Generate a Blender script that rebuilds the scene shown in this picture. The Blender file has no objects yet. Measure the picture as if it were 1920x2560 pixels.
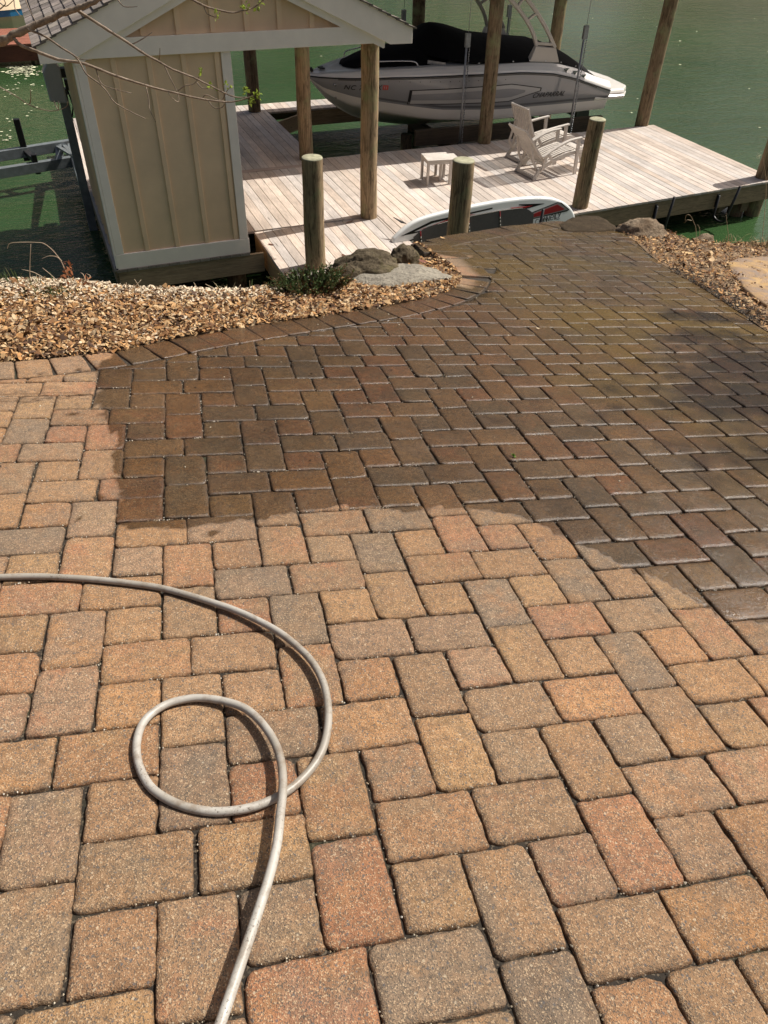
import bpy, math, random
import numpy as np
from mathutils import Vector, Matrix, noise as mnoise
random.seed(7); RNG = np.random.default_rng(7)
SC = bpy.context.scene
COL = SC.collection
R = math.radians

# ------------------------------------------------------------------ camera
CZ = 5.07                                   # camera height above the water (z = 0)
F = 1923.0                                  # focal length in pixels of a 1920 x 2560 picture
MC = np.array([[0.9277171279480201, -0.23078121137188365, 0.2933955742501974],
               [-0.3726384199374825, -0.6187703450418924, 0.6915662427296707],
               [0.02194398547150328, -0.7509083116962174, -0.6600417933185467]])   # columns: right, down, forward
cam = bpy.data.cameras.new('camera'); cam_o = bpy.data.objects.new('camera', cam); COL.objects.link(cam_o)
m4 = Matrix.Identity(4)
for r in range(3):
    m4[r][0] = MC[r, 0]; m4[r][1] = -MC[r, 1]; m4[r][2] = -MC[r, 2]
m4[2][3] = CZ
cam_o.matrix_world = m4
cam.sensor_fit = 'VERTICAL'; cam.sensor_height = 24.0; cam.sensor_width = 18.0
cam.lens = 24.0 * F / 2560.0
cam.clip_start = 0.05; cam.clip_end = 2000
SC.camera = cam_o

# ------------------------------------------------------------------ light
SUN = np.array([0.63, 0.076, 0.765]); SUN /= np.linalg.norm(SUN)
elev = math.asin(SUN[2]); azim = math.atan2(SUN[0], SUN[1])       # clockwise from +Y
w = bpy.data.worlds.new('World'); SC.world = w; w.use_nodes = True
nt = w.node_tree; sky = nt.nodes.new('ShaderNodeTexSky'); sky.sky_type = 'NISHITA'
sky.sun_disc = False; sky.sun_elevation = elev; sky.sun_rotation = azim; sky.air_density = .75; sky.dust_density = 7.0; sky.ozone_density = .4
bg = nt.nodes['Background']; bg.inputs[1].default_value = 0.074
nt.links.new(sky.outputs[0], bg.inputs[0])
sl = bpy.data.lights.new('sun', 'SUN'); sl.energy = 5.0; sl.angle = R(0.53); sl.color = (1.0, 0.955, 0.88)
so = bpy.data.objects.new('sun', sl); COL.objects.link(so)
so.rotation_euler = Vector(SUN).to_track_quat('Z', 'Y').to_euler(); so.location = (20, 5, 30)
vs = SC.view_settings
SC.display_settings.display_device = 'sRGB'
vs.view_transform = 'Standard'; vs.look = 'None'; vs.gamma = 1.0; vs.use_curve_mapping = False; vs.exposure = 0.18

# ------------------------------------------------------------------ measuring helpers: a viewing ray met with a real plane
def ray(x, y): return MC @ np.array([(x - 960) / F, (y - 1280) / F, 1.0])
def atZ(x, y, z): r = ray(x, y); return r * ((z - CZ) / r[2]) + [0, 0, CZ]
def atY(x, y, Y): r = ray(x, y); return r * (Y / r[1]) + [0, 0, CZ]
def atX(x, y, X): r = ray(x, y); return r * (X / r[0]) + [0, 0, CZ]
# patio plane (it falls about 10 degrees to the lake) and the lattice its pavers are laid on
UN = 0.0755
PN = np.array([0.11402583, 0.13386107, 0.98441827]); PN /= np.linalg.norm(PN)
PE1 = np.array([0.98169486, -0.16733875, -0.09095568]); PE1 -= PN * (PE1 @ PN); PE1 /= np.linalg.norm(PE1)
PE2 = np.cross(PN, PE1)
PO = -1.42650036 * PN + [0, 0, CZ] + 0.03036202 * PE1 + 1.20730873 * PE2
def pat(x, y, dz=0.0):
    r = ray(x, y); t = (PN @ (PO - [0, 0, CZ]) + dz) / (PN @ r); return r * t + [0, 0, CZ]
def lat(x, y):
    q = pat(x, y) - PO; return np.array([q @ PE1 / UN, q @ PE2 / UN])
def lw(u, v, dz=0.0): return PO + PE1 * (u * UN) + PE2 * (v * UN) + PN * dz
def patz(X, Y): return PO[2] - (PN[0] * (X - PO[0]) + PN[1] * (Y - PO[1])) / PN[2]

# ------------------------------------------------------------------ mesh builder
def nrm(v):
    v = np.asarray(v, float); n = np.linalg.norm(v); return v / n if n > 1e-12 else v
class MB:
    def __init__(s): s.v = []; s.f = []; s.c = []; s.mi = []; s.sm = []
    def add(s, vs, fs, col=(1, 1, 1), mi=0, smooth=False):
        b = len(s.v); s.v.extend([tuple(map(float, p)) for p in vs])
        for f in fs:
            s.f.append([b + i for i in f]); s.c.append(col); s.mi.append(mi); s.sm.append(smooth)
        return b
    def hexa(s, p, **k):       # 8 corners: bottom 0-3 ccw, top 4-7
        s.add(p, [(3, 2, 1, 0), (4, 5, 6, 7), (0, 1, 5, 4), (1, 2, 6, 5), (2, 3, 7, 6), (3, 0, 4, 7)], **k)
    def box(s, x0, x1, y0, y1, z0, z1, **k):
        s.hexa([(x0, y0, z0), (x1, y0, z0), (x1, y1, z0), (x0, y1, z0), (x0, y0, z1), (x1, y0, z1), (x1, y1, z1), (x0, y1, z1)], **k)
    def bar(s, a, b, w, h, up=(0, 0, 1), **k):   # beam from a to b, w across, h along up, centred on the line
        a = np.array(a, float); b = np.array(b, float); d = nrm(b - a); up = np.array(up, float)
        sd = nrm(np.cross(d, up)); u = nrm(np.cross(sd, d)); sd = sd * w / 2; u = u * h / 2
        s.hexa([a - sd - u, a + sd - u, b + sd - u, b - sd - u, a - sd + u, a + sd + u, b + sd + u, b - sd + u], **k)
    def ribbon(s, pts, w, h, side=(0, 1, 0), **k):  # bar following a curve; side = width direction
        pts = [np.array(p, float) for p in pts]; side = nrm(side); n = len(pts); vs = []
        for i, p in enumerate(pts):
            t = nrm(pts[min(i + 1, n - 1)] - pts[max(i - 1, 0)]); u = nrm(np.cross(t, side))
            hh = h[i] if hasattr(h, '__len__') else h
            vs += [p - side * w / 2 - u * hh / 2, p + side * w / 2 - u * hh / 2, p + side * w / 2 + u * hh / 2, p - side * w / 2 + u * hh / 2]
        fs = [(0, 1, 2, 3), tuple(4 * (n - 1) + j for j in (3, 2, 1, 0))]
        for i in range(n - 1):
            for j in range(4):
                a = 4 * i + j; b = 4 * i + (j + 1) % 4; fs.append((b, a, a + 4, b + 4))
        s.add(vs, fs, **k)
    def loft(s, rings, closed=True, cap=(True, True), **k):
        n = len(rings[0]); vs = [p for r in rings for p in r]; fs = []
        m = n if closed else n - 1
        for i in range(len(rings) - 1):
            for j in range(m):
                a = i * n + j; b = i * n + (j + 1) % n; fs.append((a, b, b + n, a + n))
        if cap[0]: fs.append(tuple(reversed(range(n))))
        if cap[1]: fs.append(tuple((len(rings) - 1) * n + j for j in range(n)))
        s.add(vs, fs, **k)
    def tube(s, pts, r, n=8, cap=(True, True), wob=0.0, **k):
        pts = [np.array(p, float) for p in pts]; N = len(pts); rings = []
        ref = np.array([0.0, 0, 1]);
        t0 = nrm(pts[1] - pts[0])
        if abs(t0 @ ref) > .9: ref = np.array([1.0, 0, 0])
        sd = nrm(np.cross(t0, ref))
        for i, p in enumerate(pts):
            t = nrm(pts[min(i + 1, N - 1)] - pts[max(i - 1, 0)])
            sd = nrm(sd - t * (sd @ t)); u = np.cross(t, sd)
            rr = r[i] if hasattr(r, '__len__') else r
            rings.append([p + (sd * math.cos(2 * math.pi * j / n) + u * math.sin(2 * math.pi * j / n)) * rr * (1 + wob * random.uniform(-1, 1)) for j in range(n)])
        k.setdefault('smooth', True)
        s.loft(rings, cap=cap, **k)
    def poly(s, pts, **k): s.add(pts, [tuple(range(len(pts)))], **k)
    def prism(s, pts, d, **k):   # extrude polygon by vector d
        n = len(pts); pts = [np.array(p, float) for p in pts]; d = np.array(d, float)
        fs = [tuple(reversed(range(n))), tuple(range(n, 2 * n))] + [(i, (i + 1) % n, n + (i + 1) % n, n + i) for i in range(n)]
        s.add(pts + [p + d for p in pts], fs, **k)
    def build(s, name, mats, parent=None, bevel=0.0, seg=2, origin=None, sub=0):
        me = bpy.data.meshes.new(name)
        org = np.zeros(3)
        if parent is not None: org = np.array(parent.get('_o', (0, 0, 0)), float)
        elif origin is not None: org = np.array(origin, float)
        V = np.array(s.v, float) - org
        me.from_pydata(V.tolist(), [], s.f)
        if not isinstance(mats, (list, tuple)): mats = [mats]
        for m in mats: me.materials.append(m)
        ca = me.color_attributes.new('Col', 'FLOAT_COLOR', 'CORNER')
        lt = np.array([len(f) for f in s.f]); cc = np.ones((len(s.f), 4)); cc[:, :3] = np.array(s.c, float)
        ca.data.foreach_set('color', np.repeat(cc, lt, axis=0).ravel())
        me.polygons.foreach_set('material_index', s.mi); me.polygons.foreach_set('use_smooth', s.sm)
        me.update()
        o = bpy.data.objects.new(name, me); COL.objects.link(o)
        if parent is not None: o.parent = parent
        elif origin is not None: o.location = org
        if bevel > 0:
            b = o.modifiers.new('bevel', 'BEVEL'); b.width = bevel; b.segments = seg; b.limit_method = 'ANGLE'; b.angle_limit = R(35)
        if sub:
            q = o.modifiers.new('smooth', 'SUBSURF'); q.levels = sub; q.render_levels = sub
        return o
def tag(o, label=None, cat=None, group=None, kind=None):
    if label: o['label'] = label
    if cat: o['category'] = cat
    if group: o['group'] = group
    if kind: o['kind'] = kind
    return o
def thing(name, label, cat, loc, group=None):
    o = bpy.data.objects.new(name, None); COL.objects.link(o); o.location = tuple(map(float, loc)); o.empty_display_size = .2
    o['_o'] = [float(a) for a in loc]
    return tag(o, label, cat, group)
def copy_tree(o, parent=None):
    c = o.copy(); COL.objects.link(c)
    if parent is not None: c.parent = parent
    for ch in list(o.children): copy_tree(ch, c)
    return c
def spline(pts, n=12):
    pts = [np.array(p, float) for p in pts]; out = []
    P = [2 * pts[0] - pts[1]] + pts + [2 * pts[-1] - pts[-2]]
    for i in range(1, len(P) - 2):
        for k in range(n):
            t = k / n
            out.append(.5 * ((2 * P[i]) + (-P[i - 1] + P[i + 1]) * t + (2 * P[i - 1] - 5 * P[i] + 4 * P[i + 1] - P[i + 2]) * t * t + (-P[i - 1] + 3 * P[i] - 3 * P[i + 1] + P[i + 2]) * t ** 3))
    out.append(pts[-1]); return out
def nz(p, sc=1.0): return mnoise.noise(Vector((float(p[0]) * sc, float(p[1]) * sc, float(p[2]) * sc)))

# ------------------------------------------------------------------ materials
class NT:
    def __init__(s, name):
        s.m = bpy.data.materials.new(name); s.m.use_nodes = True; s.t = s.m.node_tree; s.t.nodes.clear()
        s.out = s.n('ShaderNodeOutputMaterial'); s.b = s.n('ShaderNodeBsdfPrincipled'); s.l(s.b.outputs[0], s.out.inputs[0])
        s._tc = None
    def n(s, t, **k):
        x = s.t.nodes.new(t)
        for a, b in k.items(): setattr(x, a, b)
        return x
    def l(s, a, b): s.t.links.new(a, b)
    def set(s, inp, v):
        if hasattr(v, 'is_linked') or hasattr(v, 'links'): s.l(v, inp)
        else:
            if inp.type == 'RGBA':
                v = (v, v, v, 1) if not hasattr(v, '__len__') else (*v, 1) if len(v) == 3 else v
            inp.default_value = v
    def pos(s, scale=(1, 1, 1), kind='Object'):
        if s._tc is None: s._tc = s.n('ShaderNodeTexCoord')
        mp = s.n('ShaderNodeMapping'); s.l(s._tc.outputs[kind], mp.inputs[0]); mp.inputs['Scale'].default_value = scale; return mp.outputs[0]
    def noise(s, vec, scale, detail=3, rough=.55, dist=0.0):
        x = s.n('ShaderNodeTexNoise'); s.l(vec, x.inputs['Vector']); x.inputs['Scale'].default_value = scale; x.inputs['Detail'].default_value = detail
        x.inputs['Roughness'].default_value = rough; x.inputs['Distortion'].default_value = dist; return x.outputs['Fac']
    def vor(s, vec, scale, out='Color', feature='F1'):
        x = s.n('ShaderNodeTexVoronoi', feature=feature); s.l(vec, x.inputs['Vector']); x.inputs['Scale'].default_value = scale; return x.outputs[out]
    def ramp(s, fac, stops, interp='LINEAR'):
        x = s.n('ShaderNodeValToRGB'); x.color_ramp.interpolation = interp; e = x.color_ramp.elements
        while len(e) < len(stops): e.new(.5)
        for el, (p, c) in zip(e, stops):
            el.position = p; el.color = (c, c, c, 1) if not hasattr(c, '__len__') else (*c, 1)
        s.l(fac, x.inputs[0]); return x.outputs[0]
    def mix(s, fac, a, b, mode='MIX'):
        x = s.n('ShaderNodeMix', data_type='RGBA', blend_type=mode); s.set(x.inputs[0], fac); s.set(x.inputs[6], a); s.set(x.inputs[7], b); return x.outputs[2]
    def math(s, op, a, b=0.0, c=None):
        x = s.n('ShaderNodeMath', operation=op); s.set(x.inputs[0], a); s.set(x.inputs[1], b)
        if c is not None: s.set(x.inputs[2], c)
        return x.outputs[0]
    def attr(s, name='Col', out='Color'):
        x = s.n('ShaderNodeAttribute'); x.attribute_name = name; return x.outputs[out]
    def bump(s, h, strength=.3, dist=.01):
        x = s.n('ShaderNodeBump'); s.l(h, x.inputs['Height']); x.inputs['Strength'].default_value = strength; x.inputs['Distance'].default_value = dist
        s.l(x.outputs[0], s.b.inputs['Normal']); return x.outputs[0]
    def base(s, v): s.set(s.b.inputs['Base Color'], v)
    def rough(s, v): s.set(s.b.inputs['Roughness'], v)
    def spec(s, v): s.set(s.b.inputs['Specular IOR Level'], v)
def simple(name, col, rough=.5, var=.12, scale=6, bump=.0, bscale=60, metal=0.0, attr=True, spec=.5, coat=0.0):
    t = NT(name); p = t.pos()
    c = t.mix(1.0, col, t.attr(), 'MULTIPLY') if attr else col
    f = t.ramp(t.noise(p, scale, 5, .6), [(.3, 1 - var), (.7, 1 + var)])
    t.base(t.mix(1.0, c, f, 'MULTIPLY')); t.rough(rough); t.spec(spec)
    t.b.inputs['Metallic'].default_value = metal; t.b.inputs['Coat Weight'].default_value = coat
    if bump: t.bump(t.noise(p, bscale, 4), bump, .004)
    return t.m
def wood(name, col, along='Y', dark=.55, rough=.75, fine=1.0, green=None, patch=0.0):
    """boards: long streaks along one axis, knots, weathering; multiplies the per-board colour"""
    t = NT(name); sc = {'X': (1.2, 22, 22), 'Y': (22, 1.2, 22), 'Z': (22, 22, 1.2)}[along]
    p = t.pos(sc); q = t.pos()
    g = t.noise(p, 2.2 * fine, 6, .65, 1.2)
    g2 = t.noise(p, 9 * fine, 3, .6)
    c = t.mix(1.0, col, t.attr(), 'MULTIPLY')
    c = t.mix(1.0, c, t.ramp(g, [(.3, dark), (.55, 1.0), (.75, 1.12)]), 'MULTIPLY')
    c = t.mix(1.0, c, t.ramp(g2, [(.35, .86), (.6, 1.05)]), 'MULTIPLY')
    blot = t.ramp(t.noise(q, 1.7, 4, .6), [(.35, .85), (.65, 1.1)])
    c = t.mix(1.0, c, blot, 'MULTIPLY')
    kn = t.ramp(t.vor(t.pos(tuple(a * .35 + .6 for a in sc)), .9, 'Distance'), [(.03, .35), (.09, 1.0)])
    c = t.mix(1.0, c, kn, 'MULTIPLY')
    if patch:
        ps = t.pos((9, 9, 2.2)); c = t.mix(1.0, c, t.ramp(t.noise(ps, 1.5, 5, .7, .6), [(.40, 1.0 - patch), (.50, 1.0), (.70, 1.10)]), 'MULTIPLY')
        ck = t.pos((60, 60, 1.6)); c = t.mix(1.0, c, t.ramp(t.noise(ck, 1.0, 3, .6, .3), [(.34, .25), (.39, 1.0)]), 'MULTIPLY')
    if green: c = t.mix(t.ramp(t.noise(q, 5, 4, .6), [(.5, 0.0), (.72, .75)]), c, green)
    t.base(c); t.rough(rough); t.spec(.25)
    t.bump(g, .35, .004)
    return t.m
# ------------------------------------------------------------------ water, lake shore
def make_water():
    t = NT('lake_water'); p = t.pos((1, 1, 1))
    n1 = t.noise(t.pos((1.0, 1.9, 1)), 1.3, 3, .55, .4); n2 = t.noise(t.pos((1.6, 3.4, 1)), 4.5, 3, .6, .3); n3 = t.noise(t.pos((.12, .12, 1)), 1.0, 2, .5)
    h = t.math('ADD', t.math('MULTIPLY', n1, .7), t.math('MULTIPLY', n2, .3))
    tint = t.ramp(t.noise(p, .16, 3, .5), [(.35, (.024, .054, .018)), (.65, (.034, .074, .026))])
    t.base(tint); t.rough(.045); t.b.inputs['IOR'].default_value = 1.33
    b = t.n('ShaderNodeBump'); t.l(h, b.inputs['Height']); b.inputs['Strength'].default_value = 1.0
    t.l(t.math('MULTIPLY', t.ramp(n3, [(.3, .4), (.7, 1.0)]), .058), b.inputs['Distance']); t.l(b.outputs[0], t.b.inputs['Normal'])
    m = MB(); m.poly([(-400, -60, 0), (400, -60, 0), (400, 700, 0), (-400, 700, 0)])
    tag(m.build('water', t.m), kind='structure')
make_water()

# ------------------------------------------------------------------ patio
MULCH_A = [(-900, 960), (-600, 942), (-300, 922), (-120, 911), (-60, 908), (0, 905), (60, 903), (130, 893), (210, 887), (290, 878), (400, 852), (500, 835), (600, 818), (700, 803), (800, 790), (900, 775), (1000, 758), (1080, 740), (1130, 722), (1150, 704), (1152, 690)]
CORNER = [(1146, 680), (1132, 667), (1112, 650), (1085, 633), (1045, 607)]
FAR = [(1045, 605), (1110, 591), (1180, 580), (1250, 568), (1330, 560), (1385, 552), (1450, 556), (1500, 562), (1545, 575)]
RIGHT = [(1588, 602), (1631, 641), (1700, 688), (1782, 734), (1850, 780), (1920, 828), (2080, 935)]
def latl(l): return [lat(*q) for q in l]
edgeL = latl(MULCH_A + CORNER)
def dens(pl, step=.6):
    out = []
    for a, b in zip(pl[:-1], pl[1:]):
        n = max(1, int(np.linalg.norm(b - a) / step))
        out += [a + (b - a) * i / n for i in range(n)]
    return np.array(out + [pl[-1]])
def smooth(pl, it=30):
    pl = np.array(pl)
    for _ in range(it): pl[1:-1] = .25 * pl[:-2] + .5 * pl[1:-1] + .25 * pl[2:]
    return pl
curveL = smooth(dens(latl(MULCH_A)), 25); cornL = dens([curveL[-1]] + latl(CORNER)); farL = dens(latl(FAR)); rightL = dens(latl(RIGHT) + [np.array([44.5, 12.0]), np.array([42.5, -30.0])])
outline = np.concatenate([curveL, cornL[1:], farL, rightL, [np.array([curveL[0][0], -30.0])]])
def offset(pl, d):                # to the right-hand side of travel
    t = np.gradient(pl, axis=0); t /= np.linalg.norm(t, axis=1)[:, None]
    return pl + np.stack([t[:, 1], -t[:, 0]], 1) * d
BW = 2.9                           # depth of the border course, lattice units
inL = np.concatenate([offset(curveL[:-2], BW)])
k_ = len(inL)
# drop loops of the inner curve
def inside(P, poly):
    x, y = P; c = False; n = len(poly); j = n - 1
    for i in range(n):
        xi, yi = poly[i]; xj, yj = poly[j]
        if (yi > y) != (yj > y) and x < (xj - xi) * (y - yi) / (yj - yi) + xi: c = not c
        j = i
    return c
def dist_pl(P, pl):
    d = np.hypot(pl[:, 0] - P[0], pl[:, 1] - P[1]); i = int(d.argmin()); return d[i], i
border_ref = curveL
def field_sd(P):                   # >0 inside the field of full pavers
    d, i = dist_pl(P, border_ref); return d - BW
# wet part of the paving
WETP = [(286, 882), (262, 900), (243, 915), (241, 960), (252, 1000), (268, 1050), (290, 1100), (278, 1140), (296, 1190), (290, 1250), (284, 1305), (340, 1322), (480, 1320), (630, 1305), (700, 1288), (760, 1280), (850, 1262), (950, 1268), (1010, 1282), (1090, 1270), (1160, 1268), (1230, 1274), (1300, 1288), (1370, 1318), (1450, 1362), (1530, 1398), (1610, 1428), (1690, 1478), (1760, 1516), (1850, 1545), (2060, 1600)]
wetL = dens([lat(*q) for q in WETP], .4)
wetpoly = np.concatenate([wetL, np.array([(60, 8), (70, 60), (60, 100), (-12, 100), (lat(286, 860))])])
dryp = dens([lat(*q) for q in [(1088, 634), (1130, 634), (1168, 642), (1160, 660), (1186, 684), (1176, 702), (1140, 716), (1110, 690), (1088, 634)]], .3)
def wet_at(P):
    jit = .35 * nz((P[0], P[1], 3), .45) + .25 * nz((P[0], P[1], 9), 1.6)
    d, i = dist_pl(P, wetL); s = d if inside(P, wetpoly) else -d
    jit += .22 * nz((P[0], P[1], 21), 3.6)
    a = min(1, max(0, (s + jit) / .55 + .5))
    if s < 0 and s > -4.5: a = max(a, min(1, max(0, (nz((P[0], P[1], 33), 1.35) - .34 - .10 * abs(s)) * 9)) * .85)
    if 15 < P[0] < 40 and P[1] > 40:
        d2, i = dist_pl(P, dryp); s2 = d2 if inside(P, dryp) else -d2
        a *= 1 - min(1, max(0, (s2 + jit) / .6 + .5))
    return a
PALA = [(.300, .170, .084), (.282, .164, .086), (.262, .160, .090), (.302, .176, .092), (.292, .156, .078), (.254, .158, .098), (.310, .160, .080)]
PALB = [(.322, .146, .074), (.242, .158, .098), (.318, .190, .092), (.282, .164, .090), (.216, .150, .100), (.318, .150, .078), (.250, .166, .100), (.340, .180, .080)]
class PAV:
    def __init__(s): s.v = []; s.f = []; s.w = []; s.a = []; s.b = []; s.q = []; s.e = []
    def put(s, pts, faces, A, B, q):
        b = len(s.v)
        for (u, v, dz, eg) in pts:
            s.e.append(eg)
            s.v.append(lw(u, v, dz)); s.w.append(wet_at((u, v)) if s.usewet else 0); s.a.append(A); s.b.append(B); s.q.append(q)
        s.f += [[b + i for i in f] for f in faces]
PV = PAV()
def far_lod(u, v):
    d = np.linalg.norm(lw(u, v) - [0, 0, CZ]); return 12 if d < 2.2 else 10 if d < 3.4 else 7 if d < 5 else 5
def col_pick():
    A = np.array(random.choice(PALA)); B = np.array(random.choice(PALB))
    k = random.uniform(.90, 1.10) * np.array([.97, .955, .90]); return A * k, B * k * random.uniform(.94, 1.06), random.random()
def in_view(u, v):
    c = (lw(u, v) - [0, 0, CZ]) @ MC
    if c[2] < .3: return False
    x, y = F * c[0] / c[2] + 960, F * c[1] / c[2] + 1280
    return -900 < x < 3300 and y < 3300
def quad_paver(cs, clip=None, low=0.0):
    """tumbled paver: cs = 4 lattice corners (ccw). Rounded corners, worn arrises, uneven top. clip=(point, normal) cuts it straight."""
    cs = np.array(cs, float); cen = cs.mean(0); n = far_lod(*cen)
    gap = .013 + random.uniform(0, .020); rc = random.uniform(.07, .22); A, B, q = col_pick(); seed = random.uniform(0, 99)
    fk = 1 - .62 * min(1, max(0, (cen[1] - 34) / 22)) ; gap *= .55 + .45 * fk
    Lu = np.linalg.norm(cs[1] - cs[0]); Lv = np.linalg.norm(cs[3] - cs[0])
    eu = (cs[1] - cs[0]) / Lu; ev = (cs[3] - cs[0]) / Lv
    hu, hv = Lu / 2 - gap, Lv / 2 - gap
    rcs = {(p_, q_): (random.uniform(.06, .24) if random.random() < .9 else random.uniform(.3, .48)) for p_ in (-1, 1) for q_ in (-1, 1)}; rot = random.gauss(0, .008); ca, sa = math.cos(rot), math.sin(rot); sh = np.array([random.gauss(0, .02), random.gauss(0, .02)])
    tilt = (random.gauss(0, .0006), random.gauss(0, .0006)); lift = random.gauss(0, .0007) - low
    tt = np.linspace(-1, 1, n - 1)
    e = [.035, .11]
    def axis(h): 
        inner = np.linspace(-h + .22, h - .22, n - 3); return np.array([-h, -h + .03, -h + .09, *inner, h - .09, h - .03, h])
    au, av = axis(hu), axis(hv); NU, NV = len(au), len(av); pts = []
    for y in av:
        for x in au:
            X, Y = x, y
            rc = rcs[(1 if x > 0 else -1, 1 if y > 0 else -1)]; ax, ay = abs(x) - (hu - rc), abs(y) - (hv - rc)
            if ax > 0 and ay > 0:
                m_ = max(ax, ay) / math.hypot(ax, ay); ax *= m_; ay *= m_
                X = math.copysign(hu - rc + ax, x); Y = math.copysign(hv - rc + ay, y)
                de = rc - math.hypot(ax, ay)
            else: de = min(hu - abs(x), hv - abs(y))
            if de < .25:
                wv = .030 * nz((X * 2.0 + seed, Y * 2.0, seed), 1.0) + .050 * nz((X * 6 + seed, Y * 6, seed), 1.0)
                k = 1 - de / .25; X += wv * k * (1 if abs(x) > hu - .3 else 0); Y += wv * k * (1 if abs(y) > hv - .3 else 0)
            X, Y = X * ca - Y * sa + sh[0], X * sa + Y * ca + sh[1]
            P = cen + eu * X + ev * Y
            ed = .0056 * math.exp(-de / .030) + .0014 * math.exp(-de / .16)
            ed *= fk * (1 + .9 * nz((P[0] * 3, P[1] * 3, seed)))
            dz = -ed + lift + tilt[0] * X + tilt[1] * Y + .0012 * nz((P[0] * 1.1, P[1] * 1.1, 5))
            if clip is not None:
                dd = (P - clip[0]) @ clip[1]
                if dd < .06: P = P - clip[1] * (dd - .06); dz -= .004
            pts.append((P[0], P[1], dz, math.exp(-max(de, 0) / .075)))
    fs = []
    for j in range(NV - 1):
        for i in range(NU - 1):
            a = j * NU + i; fs.append((a, a + 1, a + NU + 1, a + NU))
    loop = [i for i in range(NU)] + [j * NU + NU - 1 for j in range(1, NV)] + [(NV - 1) * NU + i for i in range(NU - 2, -1, -1)] + [j * NU for j in range(NV - 2, 0, -1)]
    b = len(pts)
    for i in loop: pts.append((pts[i][0], pts[i][1], -.045, 1.0))
    for k in range(len(loop)):
        a, c = loop[k], loop[(k + 1) % len(loop)]; fs.append((c, a, b + k, b + (k + 1) % len(loop)))
    PV.put(pts, fs, A, B, q)
PV.usewet = True
CELL = [(0, 3, 0, 2), (3, 6, 0, 2), (4, 7, 4, 6), (7, 10, 4, 6), (2, 4, 2, 5), (2, 4, 5, 8), (6, 8, -2, 1), (6, 8, 1, 4), (0, 2, 2, 4), (0, 2, 6, 8), (4, 6, 2, 4), (4, 6, 6, 8)]
for I in range(-5, 10):
    for J in range(-5, 13):
        for (a, b, c, d) in CELL:
            u0, u1, v0, v1 = a + 8 * I, b + 8 * I, c + 8 * J, d + 8 * J
            cu, cv = (u0 + u1) / 2, (v0 + v1) / 2
            if not in_view(cu, cv): continue
            cs = [(u0, v0), (u1, v0), (u1, v1), (u0, v1)]
            if not inside((cu, cv), outline):
                near_r = min(dist_pl((cu, cv), rightL)[0], dist_pl((cu, cv), farL)[0])
                if near_r > .9 or dist_pl((cu, cv), curveL)[0] < BW: continue
            clip = None
            for pl_ in (rightL, farL):
                d_, i_ = dist_pl((cu, cv), pl_)
                if d_ < 2.4:
                    i_ = min(max(i_, 1), len(pl_) - 2); t_ = pl_[i_ + 1] - pl_[i_ - 1]; t_ = t_ / np.linalg.norm(t_); clip = (pl_[i_], np.array([t_[1], -t_[0]]))
            sds = [field_sd(c_) if inside(c_, outline) else -field_sd(c_) - 9 for c_ in cs]
            if field_sd((cu, cv)) < -.9 and dist_pl((cu, cv), curveL)[1] < len(curveL) - 3: continue
            if min(sds) < 0 and field_sd((cu, cv)) < 3.5:
                d_, i_ = dist_pl((cu, cv), curveL); i_ = min(max(i_, 1), len(curveL) - 2)
                t_ = curveL[i_ + 1] - curveL[i_ - 1]; t_ /= np.linalg.norm(t_); n_ = np.array([t_[1], -t_[0]])
                clip = (curveL[i_] + n_ * BW, n_)
            quad_paver(cs, clip)
# border course along the mulch: pavers set square to the curve
s_ = 0; i_ = 0; L_ = np.concatenate([[0], np.cumsum(np.linalg.norm(np.diff(curveL, axis=0), axis=1))])
def at_len(s): 
    return np.array([np.interp(s, L_, curveL[:, 0]), np.interp(s, L_, curveL[:, 1])])
while s_ < L_[-1] - 1.0:
    wd = random.choice([2.0, 2.0, 2.1]); a, b = at_len(s_), at_len(min(s_ + wd, L_[-1])); t_ = b - a; t_ /= np.linalg.norm(t_) ; n_ = np.array([t_[1], -t_[0]])
    if in_view(*a): quad_paver([a + n_ * (BW - .05), b + n_ * (BW - .05), b, a])
    s_ += wd
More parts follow.
